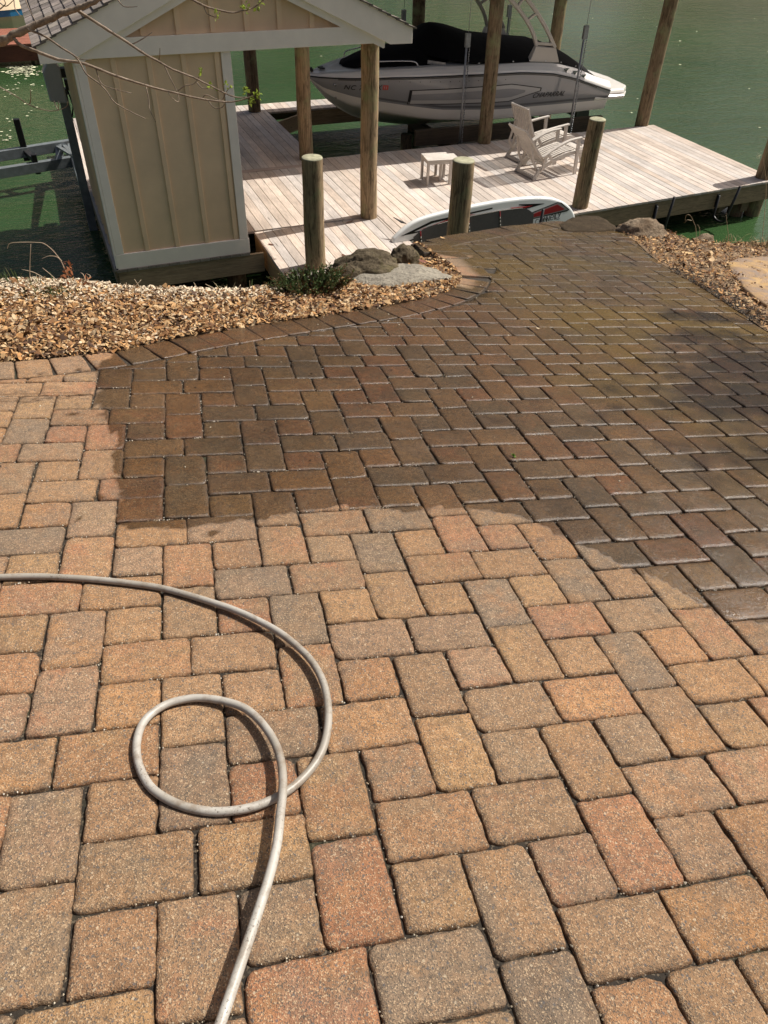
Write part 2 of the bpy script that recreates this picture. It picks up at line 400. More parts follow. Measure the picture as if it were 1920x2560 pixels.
# coping along the corner edge and the far edge
def coping(pl, wd, dp):
    L2 = np.concatenate([[0], np.cumsum(np.linalg.norm(np.diff(pl, axis=0), axis=1))]); s = 0
    f = lambda s: np.array([np.interp(s, L2, pl[:, 0]), np.interp(s, L2, pl[:, 1])])
    while s < L2[-1] - .6:
        w_ = min(wd * random.uniform(.9, 1.12), L2[-1] - s); a, b = f(s), f(s + w_); t = (b - a) / np.linalg.norm(b - a); n = np.array([t[1], -t[0]])
        quad_paver([a + n * dp, b + n * dp, b, a], low=-.004); s += w_
coping(cornL, 3.0, 3.2); coping(farL[2:], 3.6, 3.4)
def make_patio():
    t = NT('concrete_pavers'); p = t.pos()
    A = t.attr('ColA'); B = t.attr('ColB'); wet = t.attr('Wet', 'Fac'); q = t.attr('Rnd', 'Fac'); edge = t.attr('Edge', 'Fac')
    big = t.noise(p, 10.5, 4, .62, .7)
    f = t.ramp(t.math('ADD', big, t.math('MULTIPLY', t.math('SUBTRACT', q, .5), .22)), [(.38, 0.0), (.64, 1.0)])
    c = t.mix(f, A, B)
    # charcoal flashes that run through some of the pavers
    g = t.ramp(t.math('ADD', t.noise(p, 4.3, 3, .6, .8), t.math('MULTIPLY', q, .10)), [(.60, 0.0), (.78, .5)])
    c = t.mix(g, c, (.150, .118, .088))
    c = t.mix(1.0, c, t.ramp(t.noise(p, 42, 4, .65), [(.3, .68), (.7, 1.26)]), 'MULTIPLY')
    # aggregate: pale and dark grains 2-6 mm
    va = t.n('ShaderNodeTexVoronoi'); t.l(t.pos(), va.inputs['Vector']); va.inputs['Scale'].default_value = 400
    sx = t.n('ShaderNodeSeparateColor'); t.l(va.outputs['Color'], sx.inputs[0])
    pale = t.ramp(sx.outputs[0], [(.84, 0.0), (.86, .55)], 'LINEAR'); dark = t.ramp(sx.outputs[1], [(.78, 0.0), (.80, .78)])
    c = t.mix(pale, c, (.50, .365, .225)); c = t.mix(dark, c, (.085, .07, .055))
    vb = t.n('ShaderNodeTexVoronoi'); t.l(t.pos(), vb.inputs['Vector']); vb.inputs['Scale'].default_value = 130
    sb = t.n('ShaderNodeSeparateColor'); t.l(vb.outputs['Color'], sb.inputs[0])
    blob = t.ramp(vb.outputs['Distance'], [(.28, 1.0), (.42, 0.0)])
    c = t.mix(t.math('MULTIPLY', blob, t.ramp(sb.outputs[0], [(.90, 0.0), (.91, .85)])), c, (.11, .10, .095))
    c = t.mix(t.math('MULTIPLY', blob, t.ramp(sb.outputs[1], [(.972, 0.0), (.98, .55)])), c, (.56, .46, .32))
    # patchy olive-yellow tint growing to the right, and water darkening where the hose has run
    olive = t.ramp(t.noise(p, 1.3, 5, .6), [(.42, 0.0), (.62, .75)])
    sp = t.n('ShaderNodeSeparateXYZ'); t.l(p, sp.inputs[0])
    rt = t.ramp(t.math('MULTIPLY', sp.outputs[0], .2), [(.38, 0.0), (.62, 1.0)])
    wc = t.mix(1.0, c, t.ramp(t.noise(p, 2.3, 5, .65), [(.3, (.225, .211, .176)), (.7, (.445, .41, .34))]), 'MULTIPLY')
    wc = t.mix(t.math('MULTIPLY', olive, rt), wc, (.105, .062, .010))
    silt = t.math('MULTIPLY', t.ramp(t.math('MULTIPLY', sp.outputs[1], .1), [(.36, 0.0), (.50, .62)]), t.ramp(t.noise(p, 3.1, 5, .65), [(.35, .35), (.62, 1.0)]))
    wc = t.mix(silt, wc, (.052, .043, .030)); wc = t.mix(t.math('MULTIPLY', t.math('MULTIPLY', olive, rt), .55), wc, (.120, .072, .011))
    c = t.mix(1.0, c, t.ramp(t.noise(p, .9, 5, .6), [(.32, .84), (.62, 1.06)]), 'MULTIPLY')
    wn = t.ramp(t.math('ADD', wet, t.math('MULTIPLY', t.math('SUBTRACT', t.noise(p, 16, 4, .6), .5), .5)), [(.25, 0.0), (.75, 1.0)])
    wn = t.math('MULTIPLY', wn, t.ramp(wet, [(.02, 0.0), (.12, 1.0)]))
    c = t.mix(wn, c, wc)
    c = t.mix(1.0, c, t.mix(t.math('MULTIPLY', edge, t.ramp(t.noise(p, 70, 4, .7), [(.35, .1), (.62, 1.0)])), (1, 1, 1), (.42, .38, .33)), 'MULTIPLY')
    t.base(c)
    rw = t.ramp(t.noise(p, 9, 5, .65), [(.3, .08), (.7, .34)])
    rw = t.mix(t.math('MULTIPLY', edge, t.ramp(t.noise(p, 95, 3, .7), [(.40, 1.0), (.60, .25)])), rw, .85); t.rough(t.mix(wn, .88, rw)); t.spec(.5)
    h = t.math('ADD', t.math('MULTIPLY', t.noise(p, 210, 3, .7), .55), t.math('ADD', t.math('MULTIPLY', va.outputs['Distance'], .35), t.math('MULTIPLY', t.noise(p, 60, 3, .6), .6)))
    b = t.n('ShaderNodeBump'); t.l(h, b.inputs['Height']); b.inputs['Distance'].default_value = .0040
    t.l(t.mix(wn, 1.0, .55), b.inputs['Strength']); t.l(b.outputs[0], t.b.inputs['Normal'])
    j = NT('joint_sand'); pj = j.pos()
    j.base(j.mix(j.ramp(j.noise(pj, 2.5, 5, .65), [(.56, 0.0), (.68, .7)]), j.mix(j.ramp(j.vor(pj, 240), [(.7, 0.0), (.8, .7)]), j.ramp(j.noise(pj, 40, 4), [(.3, (.008, .006, .004)), (.7, (.030, .021, .012))]), (.13, .10, .065)), (.026, .030, .008)))
    j.rough(.9); j.bump(j.noise(pj, 300, 3), .6, .003)
    me = bpy.data.meshes.new('patio')
    V = PV.v; nb = len(V)
    base = [lw(u, v, -.0115) for (u, v) in outline]; n = len(base)
    V = V + base + [b_ - np.array([0, 0, .16]) for b_ in base]
    fs = PV.f + [list(range(nb + n - 1, nb - 1, -1))] + [[nb + i, nb + (i + 1) % n, nb + n + (i + 1) % n, nb + n + i] for i in range(n)]
    me.from_pydata([tuple(x) for x in V], [], fs)
    # the base sheet's winding: face up
    mi = [0] * len(PV.f) + [1] * (n + 1)
    me.materials.append(t.m); me.materials.append(j.m)
    me.polygons.foreach_set('material_index', mi); me.polygons.foreach_set('use_smooth', [True] * len(PV.f) + [False] * (n + 1))
    ext = 2 * n
    def put(name, arr, d):
        a = me.attributes.new(name, 'FLOAT' if d == 1 else 'FLOAT_COLOR', 'POINT')
        if d == 1: a.data.foreach_set('value', np.array(list(arr) + [0] * ext, float))
        else:
            x = np.ones((len(V), 4)); x[:nb, :3] = np.array(arr); a.data.foreach_set('color', x.ravel())
    put('Wet', PV.w, 1); put('Rnd', PV.q, 1); put('Edge', PV.e, 1); put('ColA', PV.a, 3); put('ColB', PV.b, 3)
    me.update()
    o = bpy.data.objects.new('patio', me); COL.objects.link(o); tag(o, kind='structure')
make_patio()

def joint_grit():
    gm = NT('pale_joint_grit'); gm.base(gm.attr()); gm.rough(.35)
    V = MB(); n = 0
    for I in range(-5, 10):
        for J in range(-5, 13):
            for (a, b_, c, d) in CELL:
                u0, u1, v0 = a + 8 * I, b_ + 8 * I, c + 8 * J
                if not inside(((u0 + u1) / 2, v0 + .5), outline) or not in_view((u0 + u1) / 2, v0): continue
                if field_sd(((u0 + u1) / 2, v0)) < .5: continue
                k = 15 if v0 < 30 else max(2, 15 - (v0 - 30) * .45)
                cl = random.uniform(u0, u1)
                for q in range(int(k * random.uniform(.3, 1.5))):
                    u = random.uniform(u0, u1) if random.random() < .35 else random.gauss(cl, .3)
                    if random.random() < .72: P = lw(u, v0 + random.gauss(.02, .028), -.0042 + random.uniform(-.001, .0012))
                    else: P = lw(u0 + random.gauss(.0, .03), v0 + random.uniform(0, 2), -.005)
                    r = random.uniform(.0012, .0030); c_ = np.array(random.choice([(.62, .55, .42), (.5, .42, .3), (.7, .65, .55), (.32, .24, .15), (.14, .10, .06)])) * random.uniform(.8, 1.1)
                    V.add([P - PE1 * r, P - PE2 * r, P + PE1 * r, P + PE2 * r, P + PN * r * 1.2], [(0, 1, 4), (1, 2, 4), (2, 3, 4), (3, 0, 4)], col=tuple(c_))
    tag(V.build('joint_grit', gm.m), kind='stuff')
joint_grit()
# ------------------------------------------------------------------ shared materials
M = {}
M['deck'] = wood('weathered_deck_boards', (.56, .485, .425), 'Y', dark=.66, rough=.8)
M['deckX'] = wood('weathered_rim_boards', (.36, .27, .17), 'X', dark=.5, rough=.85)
M['postw'] = wood('treated_round_timber', (.36, .265, .16), 'Z', dark=.30, rough=.85, fine=1.3, green=(.23, .25, .12), patch=.45)
M['post_end'] = simple('sawn_post_end', (.31, .30, .20), .9, .35, 14, .2)
M['darktimber'] = wood('dark_wet_timber', (.10, .075, .05), 'X', dark=.5, rough=.8)
M['tan'] = simple('tan_painted_board', (.82, .605, .395), .55, .08, 2.2, .05, 90)
M['white'] = simple('cream_white_trim_paint', (.94, .865, .775), .5, .05, 4, .04, 90)
M['shingle'] = simple('weathered_shingles', (.20, .175, .155), .95, .3, 9, .6, 110)
M['teak'] = wood('silvered_teak', (.62, .57, .51), 'X', dark=.72, rough=.7, fine=1.4)
M['teakZ'] = wood('silvered_teak_upright', (.60, .54, .48), 'Z', dark=.72, rough=.7, fine=1.4)
M['blackpipe'] = simple('black_coated_pipe', (.012, .012, .013), .4, .1, 20)
M['galv'] = simple('galvanised_steel', (.30, .31, .32), .5, .25, 18, .1, 80, metal=.6)
M['rock'] = None
ZD = .65
def boards(mb, x0, x1, yf0, yf1, z, w=.1397, gap=.0048, th=.038, pal=None):
    """planks along Y; yf0/yf1 give the ends at each x"""
    x = x0; i = 0
    while x < x1 - .02:
        a, b = x, min(x + w, x1); xm = (a + b) / 2; y0, y1 = yf0(xm), yf1(xm)
        if y1 - y0 > .03:
            k = random.uniform(.84, 1.12); warm = random.uniform(-.05, .05); col = (k * (1 + warm), k, k * (1 - warm))
            dz = random.uniform(-.0015, .0015)
            e0, e1 = random.uniform(-.004, .004), random.uniform(-.004, .004)
            # butt joints in the long runs
            cuts = [y0 + e0]
            if y1 - y0 > 3.2 and random.random() < .75: cuts.append(y0 + (y1 - y0) * random.choice([.33, .45, .6, .7]))
            cuts.append(y1 + e1)
            for p, q in zip(cuts[:-1], cuts[1:]):
                kk = random.uniform(.94, 1.06); g = gap * random.uniform(.6, 1.5)
                mb.box(a + g / 2, b - g / 2, p + .0015, q - .0015, z - th + dz, z + dz, col=tuple(c * kk for c in col))
        x += w; i += 1
XL, XR = .42, 11.84
front = lambda x: 10.45 if x < 2.30 else (11.135 if x < 4.52 else (10.22 if x < 7.6 else 10.22 + (x - 7.6) * .055))
SY0, SY1 = 14.06, 17.30                       # boat slip
dock = thing('dock', 'weathered grey-pink board dock around the covered boat slip', 'dock', (XL, 14.0, ZD))
d = MB(); boards(d, XL, XR, front, lambda x: 13.70 if x < 4.43 else SY0, ZD)
boards(d, XL, 4.43, lambda x: 13.845, lambda x: 18.0, ZD)
boards(d, 4.43, 10.4, lambda x: max(SY1, 16.63 + (x - 4.43) * .76) if x < 5.33 else SY1, lambda x: 18.0, ZD)
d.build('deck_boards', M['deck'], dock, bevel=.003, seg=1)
d = MB(); d.box(XL, 4.40, 13.705, 13.840, ZD - .04, ZD + .001, col=(.92, .92, .92)); d.build('seam_board', wood('deck_seam_board', (.50, .40, .34), 'X', dark=.66, rough=.8), dock)
d = MB(); zt, zb = ZD - .041, ZD - .33
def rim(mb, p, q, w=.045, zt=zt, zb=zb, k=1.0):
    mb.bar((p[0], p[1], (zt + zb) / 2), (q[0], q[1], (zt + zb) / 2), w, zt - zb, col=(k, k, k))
for p, q in [((4.56, 10.265), (7.6, 10.265)), ((7.6, 10.265), (XR - .02, 10.50)), ((XR - .03, 10.53), (XR - .03, SY0)), ((4.46, SY0 - .03), (XR - .05, SY0 - .03)), ((XL + .03, 10.5), (XL + .03, 17.95)), ((XL + .06, 10.48), (2.27, 10.48)),
             ((4.40, SY0 + .02), (4.40, 16.6)), ((4.42, 16.66), (5.31, 17.33)), ((5.36, 17.33), (10.4, 17.33)), ((XL, 17.97), (10.4, 17.97))]: rim(d, p, q, k=random.uniform(.75, 1.05))
for x in np.arange(.9, 11.6, 1.22):            # joists
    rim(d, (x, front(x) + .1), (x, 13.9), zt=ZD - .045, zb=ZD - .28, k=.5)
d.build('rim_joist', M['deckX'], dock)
d = MB(); d.bar((4.2, 11.9, ZD - .45), (11.7, 12.0, ZD - .45), .14, .24, col=(.6, .6, .6)); d.bar((11.40, 10.6, ZD - .44), (11.40, 14.1, ZD - .44), .16, .22, col=(.8, .8, .8))
d.bar((10.75, 10.6, ZD - .40), (11.35, 10.95, ZD - .44), .10, .20, col=(.6, .6, .6))
d.build('girder', M['deckX'], dock)
for x, y in [(.6, 10.75), (2.1, 10.75), (3.2, 11.4), (5.6, 10.75), (9.4, 10.9), (11.36, 10.75), (1.0, 14.0), (2.0, 17.5)]:
    d = MB(); d.tube([(x, y, -1.2), (x, y, ZD - .33)], .14, 14, col=(.45, .40, .36)); d.build('pile', M['postw'], dock)
# lower landing in front of the seam
PZ = ZD - .012
plat = thing('landing_platform', 'small lower board platform with leaves between the dock and the boulders', 'dock platform', (3.5, 10.3, PZ))
d = MB(); boards(d, 2.50, 4.56, lambda x: 9.42, lambda x: 11.12, PZ, w=.1385); d.build('deck_boards', M['deck'], plat, bevel=.003, seg=1)
d = MB(); d.bar((2.525, 9.44, PZ - .19), (2.525, 11.10, PZ - .19), .045, .29, col=(1.5, 1.35, 1.15)); d.build('rim_joist', wood('fresh_rim_board', (.36, .27, .17), 'Y', dark=.6), plat)
d = MB(); rim(d, (2.55, 9.46), (4.55, 9.46), zt=PZ - .04, zb=PZ - .33); rim(d, (2.55, 11.08), (4.55, 11.08), zt=PZ - .04, zb=PZ - .33); rim(d, (4.53, 9.46), (4.53, 11.08), zt=PZ - .04, zb=PZ - .33)
for x in (3.0, 3.5, 4.0): rim(d, (x, 9.5), (x, 11.1), zt=PZ - .042, zb=PZ - .28, k=.5)
d.build('joist', M['deckX'], plat)

# ------------------------------------------------------------------ boat shed
SB = thing('boat_shed', 'tan board and batten shed with white trim and shingled gable roof', 'shed', (1.36, 10.42, ZD))
WY = 10.42
def wall_mesh():
    d = MB(); d.box(.50, 2.235, WY, WY + .09, ZD + .01, 3.14)
    for x in (.89, 1.29, 1.69, 2.085): d.box(x - .03, x + .03, WY - .02, WY + .001, ZD + .205, 3.12, col=(1.03, 1.03, 1.03))
    return d
wall_mesh().build('wall', M['tan'], SB, bevel=.003, seg=1)
d = MB(); d.box(.475, .555, WY + .012, 13.6, ZD + .01, 3.2)
for y in np.arange(10.85, 13.6, .4): d.box(.455, .478, y, y + .06, ZD + .02, 3.2)
d.build('wall', M['tan'], SB, bevel=.003, seg=1)
d = MB(); d.box(2.17, 2.235, WY + .1, 13.6, ZD + .01, 3.2); d.build('wall', M['tan'], SB)
d = MB(); d.box(.50, 2.235, 13.55, 13.62, ZD + .01, 3.2); d.build('wall', M['tan'], SB)
for x0, x1 in ((.478, .582), (2.135, 2.252)):
    d = MB(); d.box(x0, x1, WY - .028, WY - .001, ZD + .207, 3.108)
    if x0 < 1: d.box(.448, .476, WY - .028, WY + .09, ZD + .02, 3.108)
    d.build('corner_trim', M['white'], SB, bevel=.003, seg=1)
d = MB(); d.box(.470, 2.262, WY - .032, WY - .001, ZD + .004, ZD + .204); d.build('skirt_trim', M['white'], SB, bevel=.003, seg=1)
d = MB(); d.box(.57, 4.125, WY - .055, WY - .034, 3.112, 3.302); d.box(.57, 4.125, WY - .034, WY + .12, 3.13, 3.29); d.build('gable_beam', M['white'], SB, bevel=.003, seg=1)
SLO = .445; AX, EX0, EX1 = 2.345, .11, 4.58; EZ = 3.268; AZ = EZ + (AX - EX0) * SLO
d = MB(); d.poly([(.62, WY + .02, 3.295), (4.08, WY + .02, 3.295), (AX, WY + .02, 3.295 + 1.73 * .47)], col=(.97, .97, .97))
for x in np.arange(.88, 4.0, .401):
    zt_ = 3.295 + (1.735 - abs(x - AX)) * .46
    if zt_ > 3.34: d.box(x - .03, x + .03, WY - .004, WY + .021, 3.304, zt_ - .01, col=(1.03, 1.03, 1.03))
d.build('gable_wall', M['tan'], SB)
def rake(y0, y1, zt_off, wid, xin, xout=0):
    d = MB()
    for s in (-1, 1):
        ex = AX + s * (AX - EX0 - xout); z0 = EZ + zt_off + xout * SLO; za = AZ + zt_off
        pts = [(ex, y0, z0), (AX, y0, za), (AX, y0, za - wid), (ex + (-s) * xin, y0, z0 - wid + xin * SLO), (ex, y0, z0 - .17)]
        if s > 0: pts = pts[::-1]
        d.prism(pts, (0, y1 - y0, 0))
    return d
rake(WY - .10, WY - .06, -.002, .30, .30).build('bargeboard', M['white'], SB, bevel=.003, seg=1)
rake(WY - .059, WY - .036, -.20, .185, .02, .36).build('rake_trim', M['white'], SB)
for x in (EX0 + .035, EX1 - .035):
    d = MB(); d.box(x - .015, x + .015, WY - .058, 14.4, EZ - .155, EZ - .012); d.build('eave_board', M['white'], SB)
d = MB()                                       # soffit behind the bargeboards
for s in (-1, 1):
    e = AX + s * (AX - EX0 - .03)
    d.hexa([(e, WY - .058, EZ - .02), (AX, WY - .058, AZ - .03), (AX, 14.4, AZ - .03), (e, 14.4, EZ - .02), (e, WY - .058, EZ - .004), (AX, WY - .058, AZ - .012), (AX, 14.4, AZ - .012), (e, 14.4, EZ - .004)])
d.build('soffit', M['white'], SB)
roof = MB()
nrow = 19
for s in (-1, 1):
    run = AX - EX0 + .04
    for i in range(nrow):
        a0, a1 = i / nrow * run - (.01 if i else .0), (i + 1) / nrow * run + .035
        x0, x1 = AX + s * (run - a0), AX + s * (run - a1); z0, z1 = EZ - .02 + a0 * SLO + .022, EZ - .02 + a1 * SLO + .006
        y = WY - .13
        while y < 14.42:
            wv = random.uniform(.09, .24); k = random.uniform(.6, 1.35); kk = (k, k * random.uniform(.95, 1.0), k * random.uniform(.9, 1.0)); j = random.uniform(0, .008)
            zz = z0 + j; p = [(x0, y + .003, zz - .016), (x0, y + wv - .003, zz - .016), (x1, y + wv - .003, z1 - .016), (x1, y + .003, z1 - .016)]
            q = [(x0, y + .003, zz), (x0, y + wv - .003, zz), (x1, y + wv - .003, z1), (x1, y + .003, z1)]
            if s > 0: p = p[::-1]; q = q[::-1]
            roof.hexa(p[::-1] + q[::-1], col=kk); y += wv
roof.build('roof', M['shingle'], SB)
d = MB(); y = .44
for i in range(13):                            # ends of the floor boards below the shed
    d.box(y, y + .134, WY - .05, WY + .1, ZD - .03, ZD + .003, col=(random.uniform(.7, 1),) * 3); y += .1397
d.build('floor_edge', wood('shed_floor_edge', (.34, .30, .25), 'Y'), SB)
d = MB(); d.box(.46, 2.45, WY - .03, WY + .02, ZD - .30, ZD - .033); d.build('sill_beam', M['deckX'], SB)

# ------------------------------------------------------------------ round timber posts
def post(x, y, z0, z1, r, name, label, cat, group, lean=(0, 0), worn=1.0, top=True):
    o = thing(name, label, cat, (x, y, z0), group)
    n = 7; pts = [(x + lean[0] * (i / n) + .006 * math.sin(i * 1.7 + x), y + lean[1] * (i / n), z0 + (z1 - z0) * i / n) for i in range(n + 1)]
    d = MB(); d.tube(pts, [r * (1.02 - .05 * i / n) for i in range(n + 1)], 22, cap=(True, False), wob=.008, col=(worn, worn * .98, worn * .96)); d.build('shaft', M['postw'], o)
    if top:
        d = MB(); c = np.array(pts[-1]); R1 = r * .97; rings = []
        for rr, zz in ((1.0, 0), (.985, .008), (.93, .014), (.5, .016), (.0, .017)):
            rings.append([c + [R1 * max(rr, .001) * math.cos(2 * math.pi * j / 22), R1 * max(rr, .001) * math.sin(2 * math.pi * j / 22), zz] for j in range(22)])
        d.loft(rings, cap=(False, True), smooth=True); d.build('sawn_top', M['post_end'], o)
    return o
gB = 'short timber bollards along the dock front'
post(2.99, 9.68, -.8, 2.04, .137, 'timber_bollard', 'short round timber bollard rising behind the green juniper', 'bollard', gB, lean=(0, 0))
post(4.80, 9.12, -.8, 2.00, .145, 'timber_bollard', 'short round timber bollard in front of the paddleboard', 'bollard', gB, lean=(.03, 0), worn=.95)
post(7.68, 10.46, -.8, 1.94, .128, 'timber_bollard', 'short round timber bollard beside the near recliner', 'bollard', gB, lean=(.04, -.02), worn=.85)
post(11.66, 10.64, -1.0, 1.92, .14, 'timber_bollard', 'timber bollard at the outer corner of the dock, cut by the picture edge', 'bollard', gB, worn=.85)
gP = 'tall round posts carrying the roofs'
post(4.325, 11.15, -.8, 3.12, .127, 'timber_post', 'tall knotty post under the right end of the white gable beam', 'post', gP, worn=1.05, top=False)
post(4.25, 14.09, -.8, 3.3, .125, 'timber_post', 'tall post at the left corner of the boat slip beside the bow', 'post', gP, worn=.9, top=False)
post(4.18, 17.47, -.8, 3.6, .130, 'timber_post', 'dark tall post standing on the far strip of dock behind the shed', 'post', gP, worn=.45, top=False)
post(7.84, 14.02, -.8, 3.95, .128, 'timber_post', 'tall post in front of the middle of the boat', 'post', gP, lean=(-.04, 0), worn=.72, top=False)
post(11.56, 14.14, -.8, 3.95, .135, 'timber_post', 'tall leaning post at the outer dock corner behind the stern', 'post', gP, lean=(.10, 0), worn=.72, top=False)
post(7.85, 17.42, -.8, 3.95, .135, 'timber_post', 'dark tall post behind the windshield cover of the boat', 'post', gP, worn=.4, top=False)
post(11.33, 17.4, -.8, 3.95, .14, 'timber_post', 'tall post behind the wakeboard tower', 'post', gP, worn=.7, lean=(-.05, 0), top=False)
# boathouse roof above the picture: it shades the boat
BR = thing('boathouse_roof', 'shingled gable roof on tall posts above the covered boat slip', 'roof', (8.3, 15.7, 3.9))
for y in (14.05, 17.42):
    d = MB(); d.bar((4.3, y, 3.86), (12.5, y, 3.86), .12, .24, col=(.7, .7, .7)); d.build('roof_beam', M['deckX'], BR)
d = MB(); x0, x1 = 4.2, 12.65
d.hexa([(x0, 13.66, 3.97), (x1, 13.66, 3.97), (x1, 15.72, 4.75), (x0, 15.72, 4.75), (x0, 13.66, 4.03), (x1, 13.66, 4.03), (x1, 15.72, 4.81), (x0, 15.72, 4.81)])
d.hexa([(x0, 15.725, 4.75), (x1, 15.725, 4.75), (x1, 17.86, 3.97), (x0, 17.86, 3.97), (x0, 15.725, 4.81), (x1, 15.725, 4.81), (x1, 17.86, 4.03), (x0, 17.86, 4.03)])
d.build('roof_slope', M['shingle'], BR)

# ------------------------------------------------------------------ nesting tables
def table(w, dp, h, nslat):
    def mk(name, label, loc, rz):
        o = thing(name, label, 'side table', (0, 0, 0), 'small white tables on the dock')
        d = MB(); sw = dp / nslat
        for i in range(nslat): d.box(-w / 2, w / 2, -dp / 2 + i * sw + .001, -dp / 2 + (i + 1) * sw - .001, h - .022, h)
        d.build('table_top', M['teak'], o, bevel=.002, seg=1)
        for sx in (-1, 1):
            for sy in (-1, 1):
                d = MB(); x, y = sx * (w / 2 - .025), sy * (dp / 2 - .025); d.box(x - .02, x + .02, y - .02, y + .02, 0, h - .024); d.build('leg', M['teakZ'], o, bevel=.002, seg=1)
        d = MB()
        for sy in (-1, 1): y = sy * (dp / 2 - .025); d.box(-w / 2 + .047, w / 2 - .047, y - .011, y + .011, h - .075, h - .024)
        for sx in (-1, 1): x = sx * (w / 2 - .025); d.box(x - .011, x + .011, -dp / 2 + .047, dp / 2 - .047, h - .075, h - .024)
        d.build('apron', M['teak'], o)
        o.location = loc; o.rotation_euler = (0, 0, rz); return o
    return mk
table(.44, .40, .405, 5)('side_table', 'white slatted side table, the taller of the nested pair', (5.985, 12.28, ZD), R(-8))
table(.34, .32, .345, 4)('side_table', 'low white side table tucked behind the taller one', (6.235, 12.40, ZD), R(-8))

# ------------------------------------------------------------------ reclining chairs
def make_chair(name, label, back, armz):
    o = thing(name, label, 'deck chair', (0, 0, 0), 'wooden recliners on the dock')
    W = .52
    railpts = spline([(.0, 0, .0), (.10, 0, .13), (.24, 0, .225), (.45, 0, .30), (.66, 0, .345), (.84, 0, .365)], 6)
    for s in (0, 1):
        y = s * W; oy = y + (.03 if s else -.03)
        d = MB(); d.ribbon([(p[0], y, p[2]) for p in railpts], .03, [.06] * len(railpts)); d.build('seat_rail', M['teak'], o)
        d = MB(); d.bar((.87, oy, 0), (.84, oy, .575), .03, .06, up=(1, 0, 0)); d.build('arm_post', M['teakZ'], o)
        d = MB(); d.bar((.13, oy, .14), (.19, oy, armz + .01), .026, .045, up=(1, 0, 0)); d.build('rear_post', M['teakZ'], o)
        d = MB(); d.bar((.36, y + (.05 if s else -.05), .25), (.21, y + (.05 if s else -.05), armz + .005), .022, .045, up=(1, 0, .5)); d.build('arm_brace', M['teakZ'], o)
        ap = spline([(.10, oy, armz - .03), (.35, oy, armz + .085), (.62, oy, .575), (.90, oy, .60)], 6); d = MB(); d.ribbon(ap, .06, .026); d.build('armrest', M['teak'], o, bevel=.004, seg=1)
    ns = 8; so_ = spline([(.17, 0, .235), (.40, 0, .315), (.62, 0, .365), (.83, 0, .385)], 5)
    for i in range(ns):
        d = MB(); y = .03 + (W - .06) * (i + .5) / ns; d.ribbon([(p[0], y, p[2] + .012) for p in so_], .037, .014); d.build('seat_slat', M['teak'], o)
    for x, z in ((.20, .232), (.81, .365)):
        d = MB(); d.box(x - .025, x + .025, .016, W - .016, z - .02, z + .004); d.build('seat_rail', M['teak'], o)
    bk = spline(back, 5)
    for i in range(ns):
        d = MB(); y = .045 + (W - .09) * (i + .5) / ns; d.ribbon([(p[0], y, p[2]) for p in bk], .034, .014); d.build('back_slat', M['teakZ'], o)
    for s in (0, 1):
        d = MB(); y = .022 + s * (W - .044); d.ribbon([(p[0] + .004, y, p[2] - .004) for p in bk], .026, .034); d.build('back_stile', M['teakZ'], o)
    for k in (1, len(bk) - 2):
        d = MB(); p = bk[k]; d.bar((p[0] - .004, .036, p[2] - .012), (p[0] - .004, W - .036, p[2] - .012), .05, .012, up=(.7, 0, .7)); d.build('back_rail', M['teak'], o)
    m_ = bk[len(bk) // 2]
    for s in (0, 1):
        d = MB(); y = .055 + s * (W - .11); d.bar((m_[0], y, m_[2]), (-.02, y, .30), .022, .036, up=(1, 0, 0)); d.build('back_prop', M['teakZ'], o)
        d = MB(); d.bar((-.02, y, .30), (.10, y, .12), .022, .036, up=(1, 0, 0)); d.build('back_prop', M['teakZ'], o)
    for x, z in ((.02, .03), (.62, .30)):
        d = MB(); d.box(x - .025, x + .025, .017, W - .017, z - .02, z + .02); d.build('stretcher', M['teak'], o)
    lp = spline([(.84, 0, .345), (1.05, 0, .345), (1.22, 0, .275), (1.35, 0, .15), (1.41, 0, .0)], 6)
    for s in (0, 1):
        d = MB(); y = .065 + s * (W - .13); d.ribbon([(p[0], y, p[2]) for p in lp], .028, .055); d.build('leg_rest_rail', M['teak'], o)
    ls = spline([(.90, 0, .37), (1.05, 0, .37), (1.20, 0, .31), (1.31, 0, .215)], 5)
    for i in range(6):
        d = MB(); y = .09 + (W - .18) * (i + .5) / 6; d.ribbon([(p[0], y, p[2] + .014) for p in ls], .046, .014); d.build('leg_rest_slat', M['teak'], o)
    return o
ch = make_chair('recliner_chair', 'near silvered recliner chair with its back laid far down, beside the bollard', [(.20, 0, .27), (.07, 0, .405), (-.11, 0, .62), (-.24, 0, .77), (-.29, 0, .82)], .40)
ch.location = (7.63, 11.80, ZD); ch.rotation_euler = (0, 0, R(6))
ch2 = make_chair('recliner_chair', 'far silvered recliner chair with a more upright back, nearer the boat', [(.24, 0, .27), (.18, 0, .44), (.08, 0, .66), (.0, 0, .85), (-.03, 0, .93)], .45)
ch2.location = (7.86, 12.56, ZD); ch2.rotation_euler = (0, 0, R(7))

